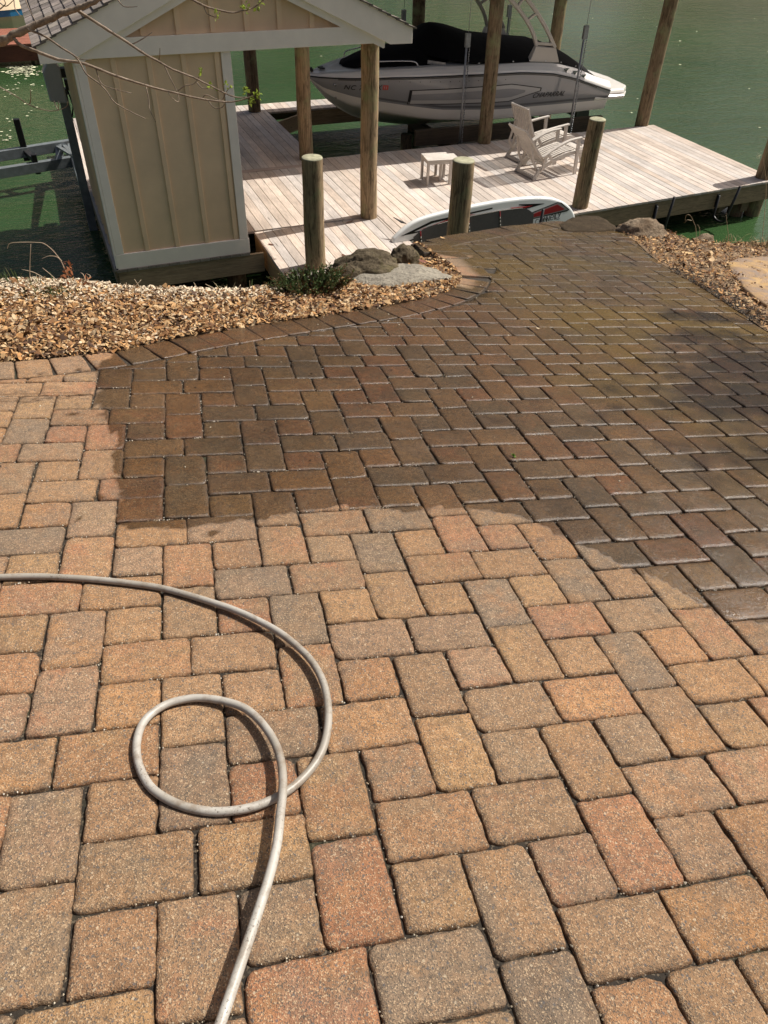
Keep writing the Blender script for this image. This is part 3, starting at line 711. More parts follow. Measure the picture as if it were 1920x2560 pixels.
# ------------------------------------------------------------------ paddleboard and its rack hooks
def paddleboard():
    Y0 = 10.08
    o = thing('paddleboard', 'white paddleboard with grey pad and red flashes hung on edge along the dock', 'paddleboard', (5.9, Y0, .5))
    top = [(4.30, .69), (4.42, .79), (4.60, .90), (4.80, .96), (5.13, 1.005), (5.45, 1.035), (6.01, 1.065), (6.50, 1.06), (6.85, 1.02), (7.10, .94), (7.28, .82), (7.38, .68), (7.395, .55)]
    bot = [(7.36, .42), (7.25, .31), (7.05, .24), (6.7, .20), (6.0, .18), (5.3, .20), (4.7, .29), (4.42, .42), (4.30, .56)]
    P = spline(np.array([(a, 0, b) for a, b in top + bot + [top[0]]]), 5)[:-1]
    P = np.array([(p[0], p[2] - .03 * max(0, (p[2] - .6) / .45)) for p in P]); C = np.array([5.85, .62]); tilt = .10
    def pt(x, z, dy): return (x, Y0 + dy + (z - .6) * tilt, z)
    d = MB(); rings = []
    for k, dy in ((.90, .0), (.955, .002), (.985, .012), (1.0, .035), (1.0, .065), (.98, .085), (.90, .095)):
        q = C + (P - C) * np.array([1 - (1 - k) * .22, k]); rings.append([pt(x, z, dy) for x, z in q])
    d.loft(rings, cap=(True, True), smooth=True)
    wm = simple('white_gloss_board', (.80, .82, .80), .22, .02, 3, attr=False, coat=.4)
    d.build('hull', wm, o)
    def flat(name, polys, mat, dy=-.004, th=.003):
        d = MB()
        for pl in polys: d.prism([pt(x, z, dy) for x, z in pl], (0, th, 0))
        return d.build(name, mat, o)
    topz = lambda x: -.025 + float(np.interp(x, [a for a, b in top], [b for a, b in top]))
    padm = simple('grey_eva_pad', (.105, .10, .095), .9, .1, 30, .4, 220, attr=False)
    xs = np.linspace(4.62, 6.62, 26)
    up = [(x, topz(x) - .135 - (.10 * max(0, (x - 6.35) / .27) ** 2) - .06 * max(0, (4.9 - x) / .28) ** 2) for x in xs]
    lo = [(x, .44 if x > 4.8 else .44 + (4.8 - x) * .6) for x in xs[::-1]]
    pp = up + lo; d = MB(); pv = [pt(x, z, -.012) for x, z in pp]
    nx = len(xs); fr = [pt(x, z, -.012) for x, z in up] + [pt(x, z, -.012) for x, z in lo[::-1]]; bk = [pt(x, z, .0) for x, z in up] + [pt(x, z, .0) for x, z in lo[::-1]]
    fs = [(nx + i, nx + i + 1, i + 1, i) for i in range(nx - 1)] + [(i, i + 1, 2 * nx + i + 1, 2 * nx + i) for i in range(nx - 1)] + [(0, 2 * nx, 3 * nx, nx), (nx - 1, 2 * nx - 1, 4 * nx - 1, 3 * nx - 1)]
    d.add(fr + bk, fs); pad = d.build('deck_pad', padm, o)
    pale = simple('pale_pad_line', (.62, .58, .52), .8, .1, 30, attr=False)
    d = MB()
    d.ribbon([pt(x, .445, -.0145) for x in xs[2:]], .004, .014, side=(0, 1, 0))
    for i in range(90):                        # stitched upper line
        x = 5.0 + (6.42 - 5.0) * i / 90; z = topz(x) - .138 - (.10 * max(0, (x - 6.35) / .27) ** 2); d.box(x, x + .009, Y0 - .0165 + (z - .6) * tilt, Y0 - .011 + (z - .6) * tilt, z - .007, z + .003)
    d.build('piping', pale, o)
    cord = simple('striped_cord', (1, 1, 1), .7, .02, 10)
    for x in (4.72, 5.50, 6.02):
        d = MB()
        for k in range(13):
            z0, z1 = topz(x) - .15 - k * .026, topz(x) - .15 - (k + 1) * .026
            if z1 < .40: break
            cc = (.30, .02, .03) if k < 3 else ((.6, .56, .5) if k % 2 else (.03, .03, .03)); xx = x + k * .003
            d.tube([pt(xx, z0, -.020), pt(xx + .003, z1, -.020)], .008, 6, col=cc)
        d.build('bungee_cord', cord, o)
    red = simple('red_board_graphic', (.42, .025, .03), .3, .04, 5, attr=False); blk = simple('black_board_graphic', (.012, .012, .014), .3, .03, 5, attr=False); gry = simple('grey_board_graphic', (.30, .30, .29), .35, .03, 5, attr=False)
    def off(x, k): return topz(x) - k
    # nose graphic: black-edged red spear
    flat('graphic', [[(6.55, .70), (6.55, .80), (7.03, .91), (7.10, .895), (7.26, .775), (7.22, .755)], [(6.35, off(6.35, .085)), (6.80, off(6.8, .085)), (6.60, .90), (6.30, .86), (6.30, .85), (6.60, .885), (6.72, .915), (6.35, off(6.35, .098))]], blk, -.004, .004)
    flat('graphic', [[(6.56, .712), (6.56, .788), (7.03, .896), (7.09, .882), (7.235, .778)]], gry, -.006, .003)
    flat('graphic', [[(6.55, .725), (6.55, .768), (7.03, .876), (7.17, .795), (7.13, .782)], [(6.20, off(6.2, .12)), (6.58, off(6.58, .12)), (6.48, .89), (6.34, .855)]], red, -.009, .004)
    # tail graphics
    flat('graphic', [[(4.42, .72), (4.90, .875), (5.9, off(5.9, .08)), (5.9, off(5.9, .10)), (4.92, .845), (4.62, .755), (4.95, .77), (4.95, .755)], [(4.30, .585), (4.80, .70), (4.80, .685), (4.34, .57)]], blk, -.004, .004)
    flat('graphic', [[(4.72, .775), (5.35, .905), (5.62, off(5.62, .13)), (5.3, .87)], [(4.33, .54), (4.62, .60), (4.70, .595), (4.42, .50)]], red, -.005, .004)
    # lettering CONNELLY, drawn as strokes
    d = MB(); sx = .072; h = .080; bx, bz = 6.66, .612; sl = .14
    def st(pts, w=.0085):
        q = [pt(bx + x * sx, bz + z * h + x * sx * sl, -.007) for x, z in pts]; d.ribbon(q, .003, w, side=(0, 1, 0))
    arc = lambda cx, cz, rx, rz, a0, a1, n=14: [(cx + rx * math.cos(R(a0 + (a1 - a0) * i / n)), cz + rz * math.sin(R(a0 + (a1 - a0) * i / n))) for i in range(n + 1)]
    st(arc(.5, .5, .45, .5, 50, 310)); st(arc(1.55, .5, .48, .5, 0, 360, 20)); st(arc(1.6, .5, .27, .28, -20, 250)); st(arc(1.6, .5, .1, .12, 0, 360, 8))
    for k in (2.2, 2.75): st([(k, 0), (k, 1)]); st([(k, 1), (k + .7, 0)]); st([(k + .7, 0), (k + .7, 1)])
    st(arc(4.1, .5, .42, .46, 0, 320)); st([(3.7, .5), (4.5, .5)])
    st([(4.75, 1), (4.75, 0)]); st([(4.75, 0), (5.2, 0)]); st([(5.0, 1), (5.0, .12)]); st([(5.0, .12), (5.5, .12)])
    st([(5.55, 1), (5.9, .5)]); st([(6.3, 1), (5.75, 0)]); st([(5.3, -.18), (6.1, -.18)])
    d.build('lettering', blk, o)
    fin = MB(); fin.prism([(4.47, Y0 + .13, .86), (4.55, Y0 + .13, .84), (4.40, Y0 + .26, .90)], (0, .0, .012)); fin.build('fin', M['blackpipe'], o)
    return o
paddleboard()
def fascia_y(x): return 10.24 if x < 7.6 else 10.24 + (x - 7.6) * .055
def hook(x, label, arm=.36, ztop=.78, zb=.16, out=.29, lean=.04):
    y0 = fascia_y(x) - .02
    o = thing('rack_hook', label, 'rack hook', (x, y0, .4), 'black hooks of the board rack on the dock edge')
    d = MB(); d.box(x - .025, x + .025, y0 - .012, y0, .36, .58); d.build('back_plate', M['blackpipe'], o)
    rr = .07; pts = [(x, y0 - .028, .56), (x, y0 - .030, zb + rr)]
    cy = y0 - .03 - out / 2
    pts += [(x + .0, cy + out / 2 * math.cos(a), zb + rr - rr * 1.0 * math.sin(a)) for a in np.linspace(0, math.pi, 12)[1:]]
    pts += [(x + lean * .4, y0 - .03 - out, zb + .3), (x + lean, y0 - .035 - out, ztop)]
    d = MB(); d.tube(pts, .022, 10); d.build('arm', M['blackpipe'], o)
    return o
hook(6.60, 'black rack arm holding the paddleboard', ztop=.925, zb=.05, out=.30)
hook(9.12, 'empty black J hook half hidden by the round boulder', ztop=.80, zb=.12)
hook(10.47, 'empty black J hook nearest the outer dock corner', ztop=.80, zb=.17, lean=.1)
# ------------------------------------------------------------------ motorboat on its lift
def boat():
    YC = 15.72; X0 = 4.84; X1 = 10.95
    o = thing('motorboat', 'white and grey bowrider motorboat under black covers on the boat lift', 'motorboat', (8.0, YC, .6))
    I = lambda x, t: float(np.interp(x, [a for a, _ in t], [b for _, b in t]))
    hb = [(4.84, .015), (5.0, .20), (5.2, .37), (5.5, .56), (6.0, .80), (6.6, .99), (7.3, 1.12), (8.2, 1.2), (9.5, 1.22), (10.95, 1.16)]
    rubz = [(4.84, 1.63), (5.5, 1.655), (6.2, 1.69), (7.5, 1.71), (8.8, 1.70), (9.5, 1.64), (10.0, 1.53), (10.5, 1.38), (10.95, 1.24)]
    dkz = [(4.84, 1.665), (5.2, 1.72), (6.0, 1.80), (7.0, 1.85), (9.0, 1.845), (9.6, 1.80), (10.1, 1.68), (10.6, 1.50), (10.95, 1.40)]
    kz = [(4.84, 1.60), (4.95, 1.47), (5.2, 1.20), (5.45, 1.02), (5.7, .88), (6.05, .76), (6.8, .63), (7.5, .59), (10.95, .66)]
    chb = [(4.84, .0), (5.2, .14), (5.5, .28), (6.0, .50), (6.6, .72), (7.3, .90), (8.2, 1.02), (10.95, 1.06)]
    chz = [(4.84, 1.60), (5.2, 1.32), (5.6, 1.16), (6.2, 1.04), (7.0, .92), (8.0, .86), (9.5, .85), (10.95, .88)]
    sbz = [(4.84, 1.605), (5.1, 1.44), (5.6, 1.32), (6.2, 1.23), (7.2, 1.10), (8.5, 1.05), (10.95, 1.07)]    # grey / white boundary
    xs = np.concatenate([np.linspace(X0, 6.2, 18), np.linspace(6.35, X1, 26)])
    def prof(x, s):
        H, r, c, cz, k, b = I(x, hb), I(x, rubz), I(x, chb), I(x, chz), I(x, kz), I(x, sbz)
        b = min(max(b, cz + .004), r - .004); k = min(k, cz - .002)
        ub = c + (H - c) * ((b - cz) / max(r - cz, .01)) ** .75
        pts = [(0, k), (c * .33, k + (cz - k) * .36), (c * .36, k + (cz - k) * .34), (c * .68, k + (cz - k) * .72), (c * .71, k + (cz - k) * .70), (c, cz), (c + .012, cz + .012)]
        pts += [(c + (ub - c) * .5, cz + (b - cz) * .5), (ub, b)]
        for q in (.2, .4, .6, .8):
            z = b + (r - b) * q; bul = .018 * math.sin(math.pi * q)
            pts.append((c + (H - c) * ((z - cz) / max(r - cz, .01)) ** .75 + bul, z))
        pts.append((H, r))
        return [np.array([x, YC + s * y, z]) for y, z in pts]
    grey = simple('grey_gelcoat', (.31, .315, .32), .14, .03, 2, attr=False, coat=.6); gw = simple('white_gelcoat', (.88, .85, .79), .18, .03, 2, attr=True, coat=.5)
    for nm, lo, hi, mat in (('hull_bottom', 0, 8, gw), ('hull_side', 8, 13, grey)):
        d = MB()
        for s in (-1, 1):
            rings = [prof(x, s)[lo:hi + 1] for x in xs]
            if s < 0: rings = [r[::-1] for r in rings]
            d.loft(rings, closed=False, cap=(False, False), smooth=True)
        a = prof(X1, -1)[lo:hi + 1]; b = prof(X1, 1)[lo:hi + 1]; d.poly(a + b[::-1])
        d.build(nm, mat, o)
    # topsides: rub rail up to the deck edge, then the side deck
    d = MB()
    for s in (-1, 1):
        rings = []
        for x in xs:
            H, r, k = I(x, hb), I(x, rubz), I(x, dkz)
            rings.append([np.array([x, YC + s * y, z]) for y, z in [(H + .004, r), (H + .006, r + (k - r) * .35), (H * .985, r + (k - r) * .38), (H * .975, r + (k - r) * .72), (H * .955, r + (k - r) * .76), (H * .93, k - .01), (max(H * .93 - .03, 0), k), (max(H * .93 - .26, 0), k + .004)]])
        if s < 0: rings = [q[::-1] for q in rings]
        d.loft(rings, closed=False, cap=(False, False), smooth=True)
    d.build('topside', gw, o)
    d = MB()                                    # foredeck and cockpit floor closing the top
    d.loft([[np.array([x, YC + s * max(I(x, hb) * .93 - .02, .0), I(x, dkz) + .002 + (.02 if s == 0 else 0)]) for s in (-1, -.5, 0, .5, 1)] for x in xs if x < 10.6], closed=False, cap=(False, False), smooth=True)
    d.build('deck', gw, o)
    for s in (-1, 1):
        d = MB(); d.tube([np.array([x, YC + s * (I(x, hb) + .012), I(x, rubz)]) for x in xs], .013, 6); d.build('rub_rail', M['blackpipe'], o)
    for x in np.arange(5.4, 8.6, .19):          # screw line under the rail
        d = MB(); p = prof(x, -1)[12]; d.box(x - .008, x + .008, p[1] - .006, p[1], p[2] + .02, p[2] + .032); d.build('rail_screw', M['blackpipe'], o)
    # black covers
    cv = NT('black_canvas'); cp = cv.pos(); cv.base((.0045, .0045, .005)); cv.rough(.85); cv.spec(.15); cv.bump(cv.noise(cp, 7, 4, .6, .8), .25, .03)
    def cover(tab, name, pw=1.7):
        d = MB(); rings = []
        X = np.linspace(tab[0][0], tab[-1][0], 34)
        for x in X:
            h = I(x, [(t[0], t[1]) for t in tab]); e = I(x, [(t[0], t[2]) for t in tab]); z = I(x, [(t[0], t[3]) for t in tab])
            rings.append([np.array([x + .02 * math.sin(7 * u) * (z - e), YC + h * u, e + (z - e) * max(0, 1 - abs(u) ** pw) + .012 * nz((x * 3, u * 4, 1))]) for u in np.linspace(-1, 1, 21)])
        d.loft(rings, closed=False, cap=(False, False), smooth=True)
        return d.build(name, cv.m, o)
    cover([(5.50, .10, 1.775, 1.78), (5.62, .36, 1.79, 1.86), (6.0, .58, 1.82, 1.99), (6.5, .74, 1.85, 2.07), (7.0, .84, 1.86, 2.10), (7.45, .72, 1.87, 2.06), (7.62, .45, 1.89, 1.95)], 'bow_cover', 1.9)
    cover([(6.80, .30, 2.02, 2.04), (7.0, .62, 1.98, 2.16), (7.30, .90, 1.93, 2.40), (7.6, 1.0, 1.90, 2.36), (8.2, 1.08, 1.855, 2.20), (9.0, 1.11, 1.85, 2.10), (9.7, 1.10, 1.80, 2.02), (10.2, 1.07, 1.66, 1.84), (10.55, 1.03, 1.525, 1.66), (10.75, .98, 1.44, 1.46)], 'cockpit_cover', 2.2)
    snapm = simple('bright_snap', (.8, .8, .8), .3, .02, 3, attr=False)
    for x in np.arange(7.9, 10.5, .36):
        d = MB(); d.tube([(x, YC - I(x, hb) * .905, I(x, dkz) + .03), (x, YC - I(x, hb) * .905 - .012, I(x, dkz) + .03)], .012, 8); d.build('snap', snapm, o)
    # windscreen foot showing between the covers
    for s in (-1, 1):
        d = MB(); d.bar((6.95, YC + s * .80, 1.90), (7.25, YC + s * .95, 1.87), .03, .06); d.build('windscreen_frame', M['galv'], o)
    for s in (-1, 1):                           # bow grab rails
        d = MB(); d.tube(spline([(5.75, YC + s * .52, 1.80), (5.85, YC + s * .55, 1.90), (6.6, YC + s * .80, 1.93), (6.75, YC + s * .84, 1.85)], 6), .012, 8)
        d.build('grab_rail', simple('stainless_rail', (.6, .6, .6), .25, .02, 3, metal=.9, attr=False), o)
    # stern platform and lit sun pad
    d = MB()
    rng = lambda z, k: [(10.62, YC - 1.13 * k, z), (11.35, YC - 1.10 * k, z - .02), (11.62, YC - .80 * k, z - .03), (11.70, YC, z - .03), (11.62, YC + .80 * k, z - .03), (11.35, YC + 1.10 * k, z - .02), (10.62, YC + 1.13 * k, z)]
    d.loft([rng(1.06, .98), rng(1.10, 1.02), rng(1.14, 1.02), rng(1.15, .99), rng(1.19, .99), rng(1.235, .97), rng(1.25, .93)]); d.build('swim_platform', gw, o, bevel=.008, seg=2)
    d = MB(); d.loft([[(10.3, YC - .95, 1.24), (11.0, YC - .90, 1.24), (11.0, YC + .9, 1.24), (10.3, YC + .95, 1.24)], [(10.3, YC - .90, 1.48), (10.78, YC - .85, 1.44), (10.78, YC + .85, 1.44), (10.3, YC + .9, 1.48)]]); d.build('sun_pad', gw, o, bevel=.03, seg=3)
    # wakeboard tower
    tw = simple('cream_tower_paint', (.66, .60, .52), .35, .03, 3, attr=False)
    tw_shade = simple('shaded_tower_paint', (.40, .36, .31), .4, .03, 3, attr=False)  # tower paint darkened: shade put into the far arch's colour
    for s in (-1, 1):
        yb = YC + s * 1.03
        d = MB(); d.loft([[(8.98, yb - .07, 1.83), (9.66, yb - .07, 1.80), (9.66, yb + .07, 1.80), (8.98, yb + .07, 1.83)], [(9.10, yb - .045, 2.10), (9.56, yb - .045, 2.05), (9.56, yb + .045, 2.05), (9.10, yb + .045, 2.10)]])
        d.build('tower_foot', tw, o, bevel=.012, seg=2)
        outer = spline([(9.55, 0, 2.05), (9.30, 0, 2.40), (8.98, 0, 2.74), (8.62, 0, 3.02), (8.25, 0, 3.22), (7.95, 0, 3.32)], 6)
        inner = spline([(9.14, 0, 2.10), (9.02, 0, 2.34), (8.80, 0, 2.60), (8.50, 0, 2.86), (8.20, 0, 3.04), (7.92, 0, 3.16)], 6)
        yf = lambda z: YC + s * (1.03 - .12 * (z - 2.05))
        d = MB()
        for cur, off in ((outer, -.03), (inner, .03)): d.ribbon([(p[0], yf(p[2]), p[2]) for p in cur], .065, .062)
        for i in (1, 10, 15, 24): a, b = inner[i], outer[i]; d.bar((a[0], yf(a[2]), a[2]), (b[0], yf(b[2]), b[2]), .05, .05, up=(1, 0, 1))
        d.build('tower_arch', tw if s < 0 else tw_shade, o, bevel=.008, seg=1)
    d = MB(); d.bar((7.95, YC - .88, 3.26), (7.95, YC + .88, 3.26), .16, .08); d.build('tower_top', tw, o, bevel=.01)
    # hull decals: chevron panel, badges, registration
    def side(x, z, out=.006):                   # point on the near side of the hull
        P = prof(x, -1); zz = [p[2] for p in P]; yy = [p[1] for p in P]
        return np.array([x, float(np.interp(z, zz[6:], yy[6:])) - out, z])
    def sheet(name, x0, x1, lo_, hi_, mat, out=.006, n=16, tk=.004):
        d = MB(); V = []; 
        for i in range(n + 1):
            x = x0 + (x1 - x0) * i / n; a, b = lo_(x), hi_(x)
            for q in np.linspace(0, 1, 5): V.append(side(x, a + (b - a) * q, out))
        fs = [(5 * i + j, 5 * (i + 1) + j, 5 * (i + 1) + j + 1, 5 * i + j + 1) for i in range(n) for j in range(4)]
        d.add(V, fs); q_ = d.build(name, mat, o); return q_
    lgt = simple('light_grey_stripe', (.50, .495, .48), .2, .02, 3, attr=False); dkg = simple('dark_grey_line', (.012, .012, .013), .3, .02, 3, attr=False)
    hi0 = lambda x: 1.50 - .02 * (8.6 - x) if x < 8.6 else 1.50 - (x - 8.6) * .16
    lo0 = lambda x: 1.20 + .01 * (8.6 - x) if x < 8.6 else 1.20 + (x - 8.6) * .24
    sheet('chevron_edge', 6.55, 9.28, lambda x: lo0(x) - .016, lambda x: hi0(x) + .016, dkg, .004)
    sheet('chevron_panel', 6.6, 9.25, lo0, hi0, lgt, .007)
    sheet('chevron_inset', 6.6, 8.92, lambda x: lo0(x) + .065, lambda x: max(lo0(x) + .07, hi0(x) - .065), grey, .010)
    sheet('boot_stripe', 6.0, 10.9, lambda x: I(x, sbz) + .035, lambda x: I(x, sbz) + .075, simple('mid_grey_stripe', (.16, .165, .17), .2, .02, 3, attr=False), .004, 24)
    sheet('sheer_line', 5.3, 10.6, lambda x: I(x, rubz) - .035, lambda x: I(x, rubz) - .022, dkg, .004, 24)
    def text(s_, x, z, size, mat, name, shear=.25, spacing=1.0, out=.012):
        c = bpy.data.curves.new(name, 'FONT'); c.body = s_; c.size = size; c.shear = shear; c.space_character = spacing; c.extrude = .002
        t = bpy.data.objects.new(name + '_tmp', c); COL.objects.link(t); dg = bpy.context.evaluated_depsgraph_get()
        me = bpy.data.meshes.new_from_object(t.evaluated_get(dg)); bpy.data.objects.remove(t); bpy.data.curves.remove(c)
        me.name = name
        for v in me.vertices:                   # lay it on the curved hull
            p = side(x + v.co.x, z + v.co.y, out + v.co.z); v.co = p - np.array(o['_o'])
        me.materials.clear(); me.materials.append(mat); q_ = bpy.data.objects.new(name, me); COL.objects.link(q_); q_.parent = o
    text('NC 7', 5.40, 1.455, .125, dkg, 'registration', .2, 1.15); text('K', 5.955, 1.475, .125, dkg, 'registration', .2)
    sheet('registration_sticker', 6.06, 6.16, lambda x: 1.475, lambda x: 1.56, simple('red_sticker', (.55, .10, .08), .4, .05, 9, attr=False), .012, 2)
    text('11', 6.072, 1.49, .07, lgt, 'registration_year', 0, 1, .015)
    text('CHAPARRAL', 9.10, 1.225, .13, dkg, 'badge_lettering', .5, 1.0)
    bdg = simple('chrome_badge', (.35, .35, .36), .25, .05, 4, metal=.8, attr=False)
    for x in (9.80, 10.02, 10.24):
        d = MB(); z = I(x, rubz) + .075 + (10.02 - x) * .05; y = YC - I(x, hb) * .985 - .012
        d.prism([(x - .02, y, z), (x + .05, y, z + .055), (x - .05, y, z + .06), (x - .06, y, z + .03)], (0, .02, 0)); d.prism([(x - .03, y, z - .08), (x + .005, y, z + .02), (x - .03, y, z + .03)], (0, .02, 0)); d.build('hull_badge', bdg, o)
    d = MB(); p = side(5.26, 1.52); d.tube([p + [0, .03, 0], p + [-.01, -.015, .01]], .028, 12); p = side(5.32, 1.27); d.tube([p + [0, .03, 0], p + [0, -.01, 0]], .016, 10)
    d.build('hull_fitting', simple('stainless_fitting', (.5, .5, .5), .2, .05, 4, metal=.9, attr=False), o)
    d = MB(); d.box(5.06, 5.16, YC - .08, YC - .03, 1.735, 1.76); d.box(5.06, 5.16, YC + .03, YC + .08, 1.735, 1.76); d.tube([(4.93, YC, 1.70), (4.90, YC, 1.76)], .03, 8); d.build('cleat', M['blackpipe'], o)
    d = MB(); d.loft([[(10.9, YC - .2, .5), (11.3, YC - .12, .45), (11.3, YC + .12, .45), (10.9, YC + .2, .5)], [(10.9, YC - .25, .95), (11.2, YC - .15, .95), (11.2, YC + .15, .95), (10.9, YC + .25, .95)]]); d.build('stern_drive', M['blackpipe'], o)
    return o
boat()
# boat lift: two cradle beams hung on rods and chains
BL = thing('boat_lift', 'hanging boat lift of dark beams, rods and chains under the motorboat', 'boat lift', (8.5, 15.7, .3))
d = MB(); d.bar((6.62, 14.62, .67), (10.9, 14.62, .62), .09, .28); d.build('bunk', M['darktimber'], BL)
d = MB(); d.bar((6.62, 16.8, .67), (10.9, 16.8, .62), .09, .28); d.build('bunk', M['darktimber'], BL)
for x in (7.42, 9.92):
    d = MB(); d.bar((x, 14.2, .43), (x, 17.2, .43), .12, .18); d.build('cradle_beam', M['darktimber'], BL)
for x, y, zt in ((7.40, 14.22, 2.36), (9.88, 14.22, 2.38), (7.40, 17.16, 2.3), (9.88, 17.16, 2.3)):
    d = MB(); d.tube([(x, y, .38), (x + (-.02 if y < 15 else 0), y, zt)], .021, 8); d.box(x - .05, x + .04, y - .03, y + .03, zt - .12, zt + .10)
    d.tube([(x, y, zt + .1), (x, y, 3.8)], .005, 6); d.build('lift_rod', M['galv'], BL)
    d = MB(); n = 46
    for i in range(n):
        z = .42 + (zt - .5) * i / n; dx = .012 if i % 2 else 0; d.tube([(x + .036 - dx * .4, y - .02 + dx, z), (x + .036 + dx * .4, y - .02 - dx + .012, z + .03)], .011, 5)
    d.build('chain', M['galv'], BL)
d = MB(); d.tube([(6.75, 15.3, -.9), (6.75, 15.3, .55)], .12, 12, col=(.3, .3, .3)); d.build('guide_pile', M['postw'], BL)
d = MB(); d.bar((7.3, 14.5, .28), (7.9, 14.9, -.1), .1, .2); d.build('cross_brace', M['darktimber'], BL)

# ------------------------------------------------------------------ small craft lift left of the shed
JL = thing('watercraft_lift', 'grey galvanised watercraft lift with a boxed motor beside the shed', 'boat lift', (.3, 15.6, 0))
gl = simple('blue_grey_galvanised', (.20, .225, .235), .45, .25, 9, .08, 60, metal=.35)
hs = simple('grey_motor_housing', (.50, .47, .45), .45, .05, 5, attr=False)
LY = 13.7
d = MB(); d.bar((.36, LY, -.6), (.36, LY, 2.05), .13, .13, up=(1, 0, 0)); d.bar((.36, LY, 2.05), (.36, LY, 2.12), .17, .17, up=(1, 0, 0)); d.build('mast', gl, JL, bevel=.006)
d = MB(); d.prism([(.16, LY - .22, 2.0), (.40, LY - .22, 1.96), (.40, LY - .22, 2.42), (.34, LY - .22, 2.52), (.24, LY - .22, 2.52), (.15, LY - .22, 2.38)], (0, .26, 0)); d.build('motor_housing', hs, JL, bevel=.02)
d = MB(); d.box(.40, .50, LY - .2, LY - .05, 2.30, 2.42); d.box(.42, .53, LY - .15, LY - .02, 2.12, 2.26); d.tube([(.44, LY - .1, 2.12), (.47, LY - .1, 1.9), (.42, LY - .1, 1.75)], .012, 6); d.build('switch_box', M['blackpipe'], JL)
ARM = [(atZ(-330, 442, .62), atZ(176, 361, .62)), (atZ(-330, 486, .42), atZ(186, 402, .42))]
for a, b in ARM:
    d = MB(); d.bar(a, b, .12, .17); d.build('cradle_arm', gl, JL, bevel=.006)
(a0, b0), (a1, b1) = ARM
d = MB(); d.bar(a0 + (b0 - a0) * .94, a1 + (b1 - a1) * .92, .10, .14); d.bar(b0, b1, .10, .14); d.bar(b1, (.36, LY + .1, .5), .1, .14); d.build('cross_member', gl, JL)
for k in (.0, .09):
    d = MB(); d.bar((.34, LY, 1.15), a0 + (b0 - a0) * (.93 + k * .4), .03, .07, up=(1, 0, 0)); d.build('brace', gl, JL)
q0 = a0 + (b0 - a0) * .755; q1 = a1 + (b1 - a1) * .80
d = MB(); d.bar(q0 + [0, 0, .55], q0 + [0, 0, -.15], .09, .11, up=(1, 0, 0)); d.bar(q1 + [0, 0, .22], q1 + [0, 0, -.12], .08, .09, up=(1, 0, 0)); d.bar(q0 + [0, 0, .02], q1 + [0, 0, .12], .10, .07); d.build('bunk_guide', M['blackpipe'], JL, bevel=.01)
# light dock corner seen behind the mast belongs to the main dock; neighbour's dock and boat far left
ND = thing('neighbour_dock', 'red-brown painted dock across the water at the far left', 'dock', (-3, 27.5, .5))
rb = wood('red_brown_stained_boards', (.30, .115, .075), 'X', dark=.7)
d = MB()
for i in range(12):
    k = random.uniform(.85, 1.12); d.box(-14, .45, 26.4 + i * .2, 26.592 + i * .2, .50, .54, col=(k, k, k))
d.build('deck_boards', rb, ND)
d = MB(); d.box(-14, .44, 26.42, 26.47, .12, .498, col=(.35, .35, .35)); d.box(.40, .45, 26.5, 28.8, .12, .498, col=(.35, .35, .35)); d.build('rim_joist', rb, ND)
for x in (-8, -4, .2):
    d = MB(); d.tube([(x, 26.7, -1), (x, 26.7, .5)], .14, 10, col=(.4, .4, .4)); d.build('pile', M['postw'], ND)
NB = thing('moored_boat', 'cream covered boat with a blue stripe moored at the far left', 'boat', (-3, 30.2, .2))
d = MB(); YN = 30.4
hull = lambda x, k: max(.02, 1.15 * (1 - max(0, (x + .8) / 1.9) ** 2) if x > -.8 else 1.15) * k
xs_ = np.linspace(-9, 1.02, 26)
def nring(x, spec): return [np.array([x, YN + s * hull(x, k), z]) for s, k, z in spec]
d.loft([nring(x, [(-1, .7, .25), (-1, .98, .75), (1, .98, .75), (1, .7, .25)]) for x in xs_], closed=False, smooth=False); d.build('hull', simple('cream_hull', (.72, .60, .42), .3, .05, 3, attr=False), NB)
d = MB(); d.loft([nring(x, [(-1, 1.0, .75), (-1, 1.01, .92), (1, 1.01, .92), (1, 1.0, .75)]) for x in xs_], closed=False); d.build('stripe', simple('blue_hull_stripe', (.03, .17, .34), .3, .05, 3, attr=False), NB)
d = MB(); d.loft([[np.array([x, YN + hull(x, 1.03) * u, .92 + .75 * (1 - abs(u) ** 2.2) * min(1, hull(x, 1))]) for u in np.linspace(-1, 1, 15)] for x in xs_], closed=False, smooth=True); d.build('cover', simple('cream_boat_cover', (.70, .55, .36), .8, .12, 2, .2, 5, attr=False), NB)
# flowers or foam flakes afloat left of the shed
d = MB(); fl = simple('pale_floating_flakes', (.60, .60, .45), .8, .2, 5)
def flake(x, y, r, z=.012):
    a = random.uniform(0, 6.28); n = 5; k = random.uniform(.6, 1.2)
    d.poly([(x + r * random.uniform(.6, 1.1) * math.cos(a + i * 2 * math.pi / n), y + r * random.uniform(.6, 1.1) * math.sin(a + i * 2 * math.pi / n), z) for i in range(n)], col=(k, k, k * .9))
for i in range(150):
    px_, py_ = random.gauss(52, 24), random.gauss(176, 7); p = atZ(px_, py_, 0); flake(p[0], p[1], random.uniform(.03, .075))
for i in range(45):
    px_, py_ = random.choice([(60, 195), (88, 215), (20, 230), (12, 300), (18, 340), (80, 275)]); p = atZ(random.gauss(px_, 12), random.gauss(py_, 10), 0); flake(p[0], p[1], random.uniform(.02, .05))
for i in range(40):
    p = atZ(random.uniform(560, 1920), random.uniform(0, 420), 0)
    if p[0] > 12.2 or p[1] > 18.5: flake(p[0], p[1], random.uniform(.02, .05))
tag(d.build('floating_flakes', fl), kind='stuff')
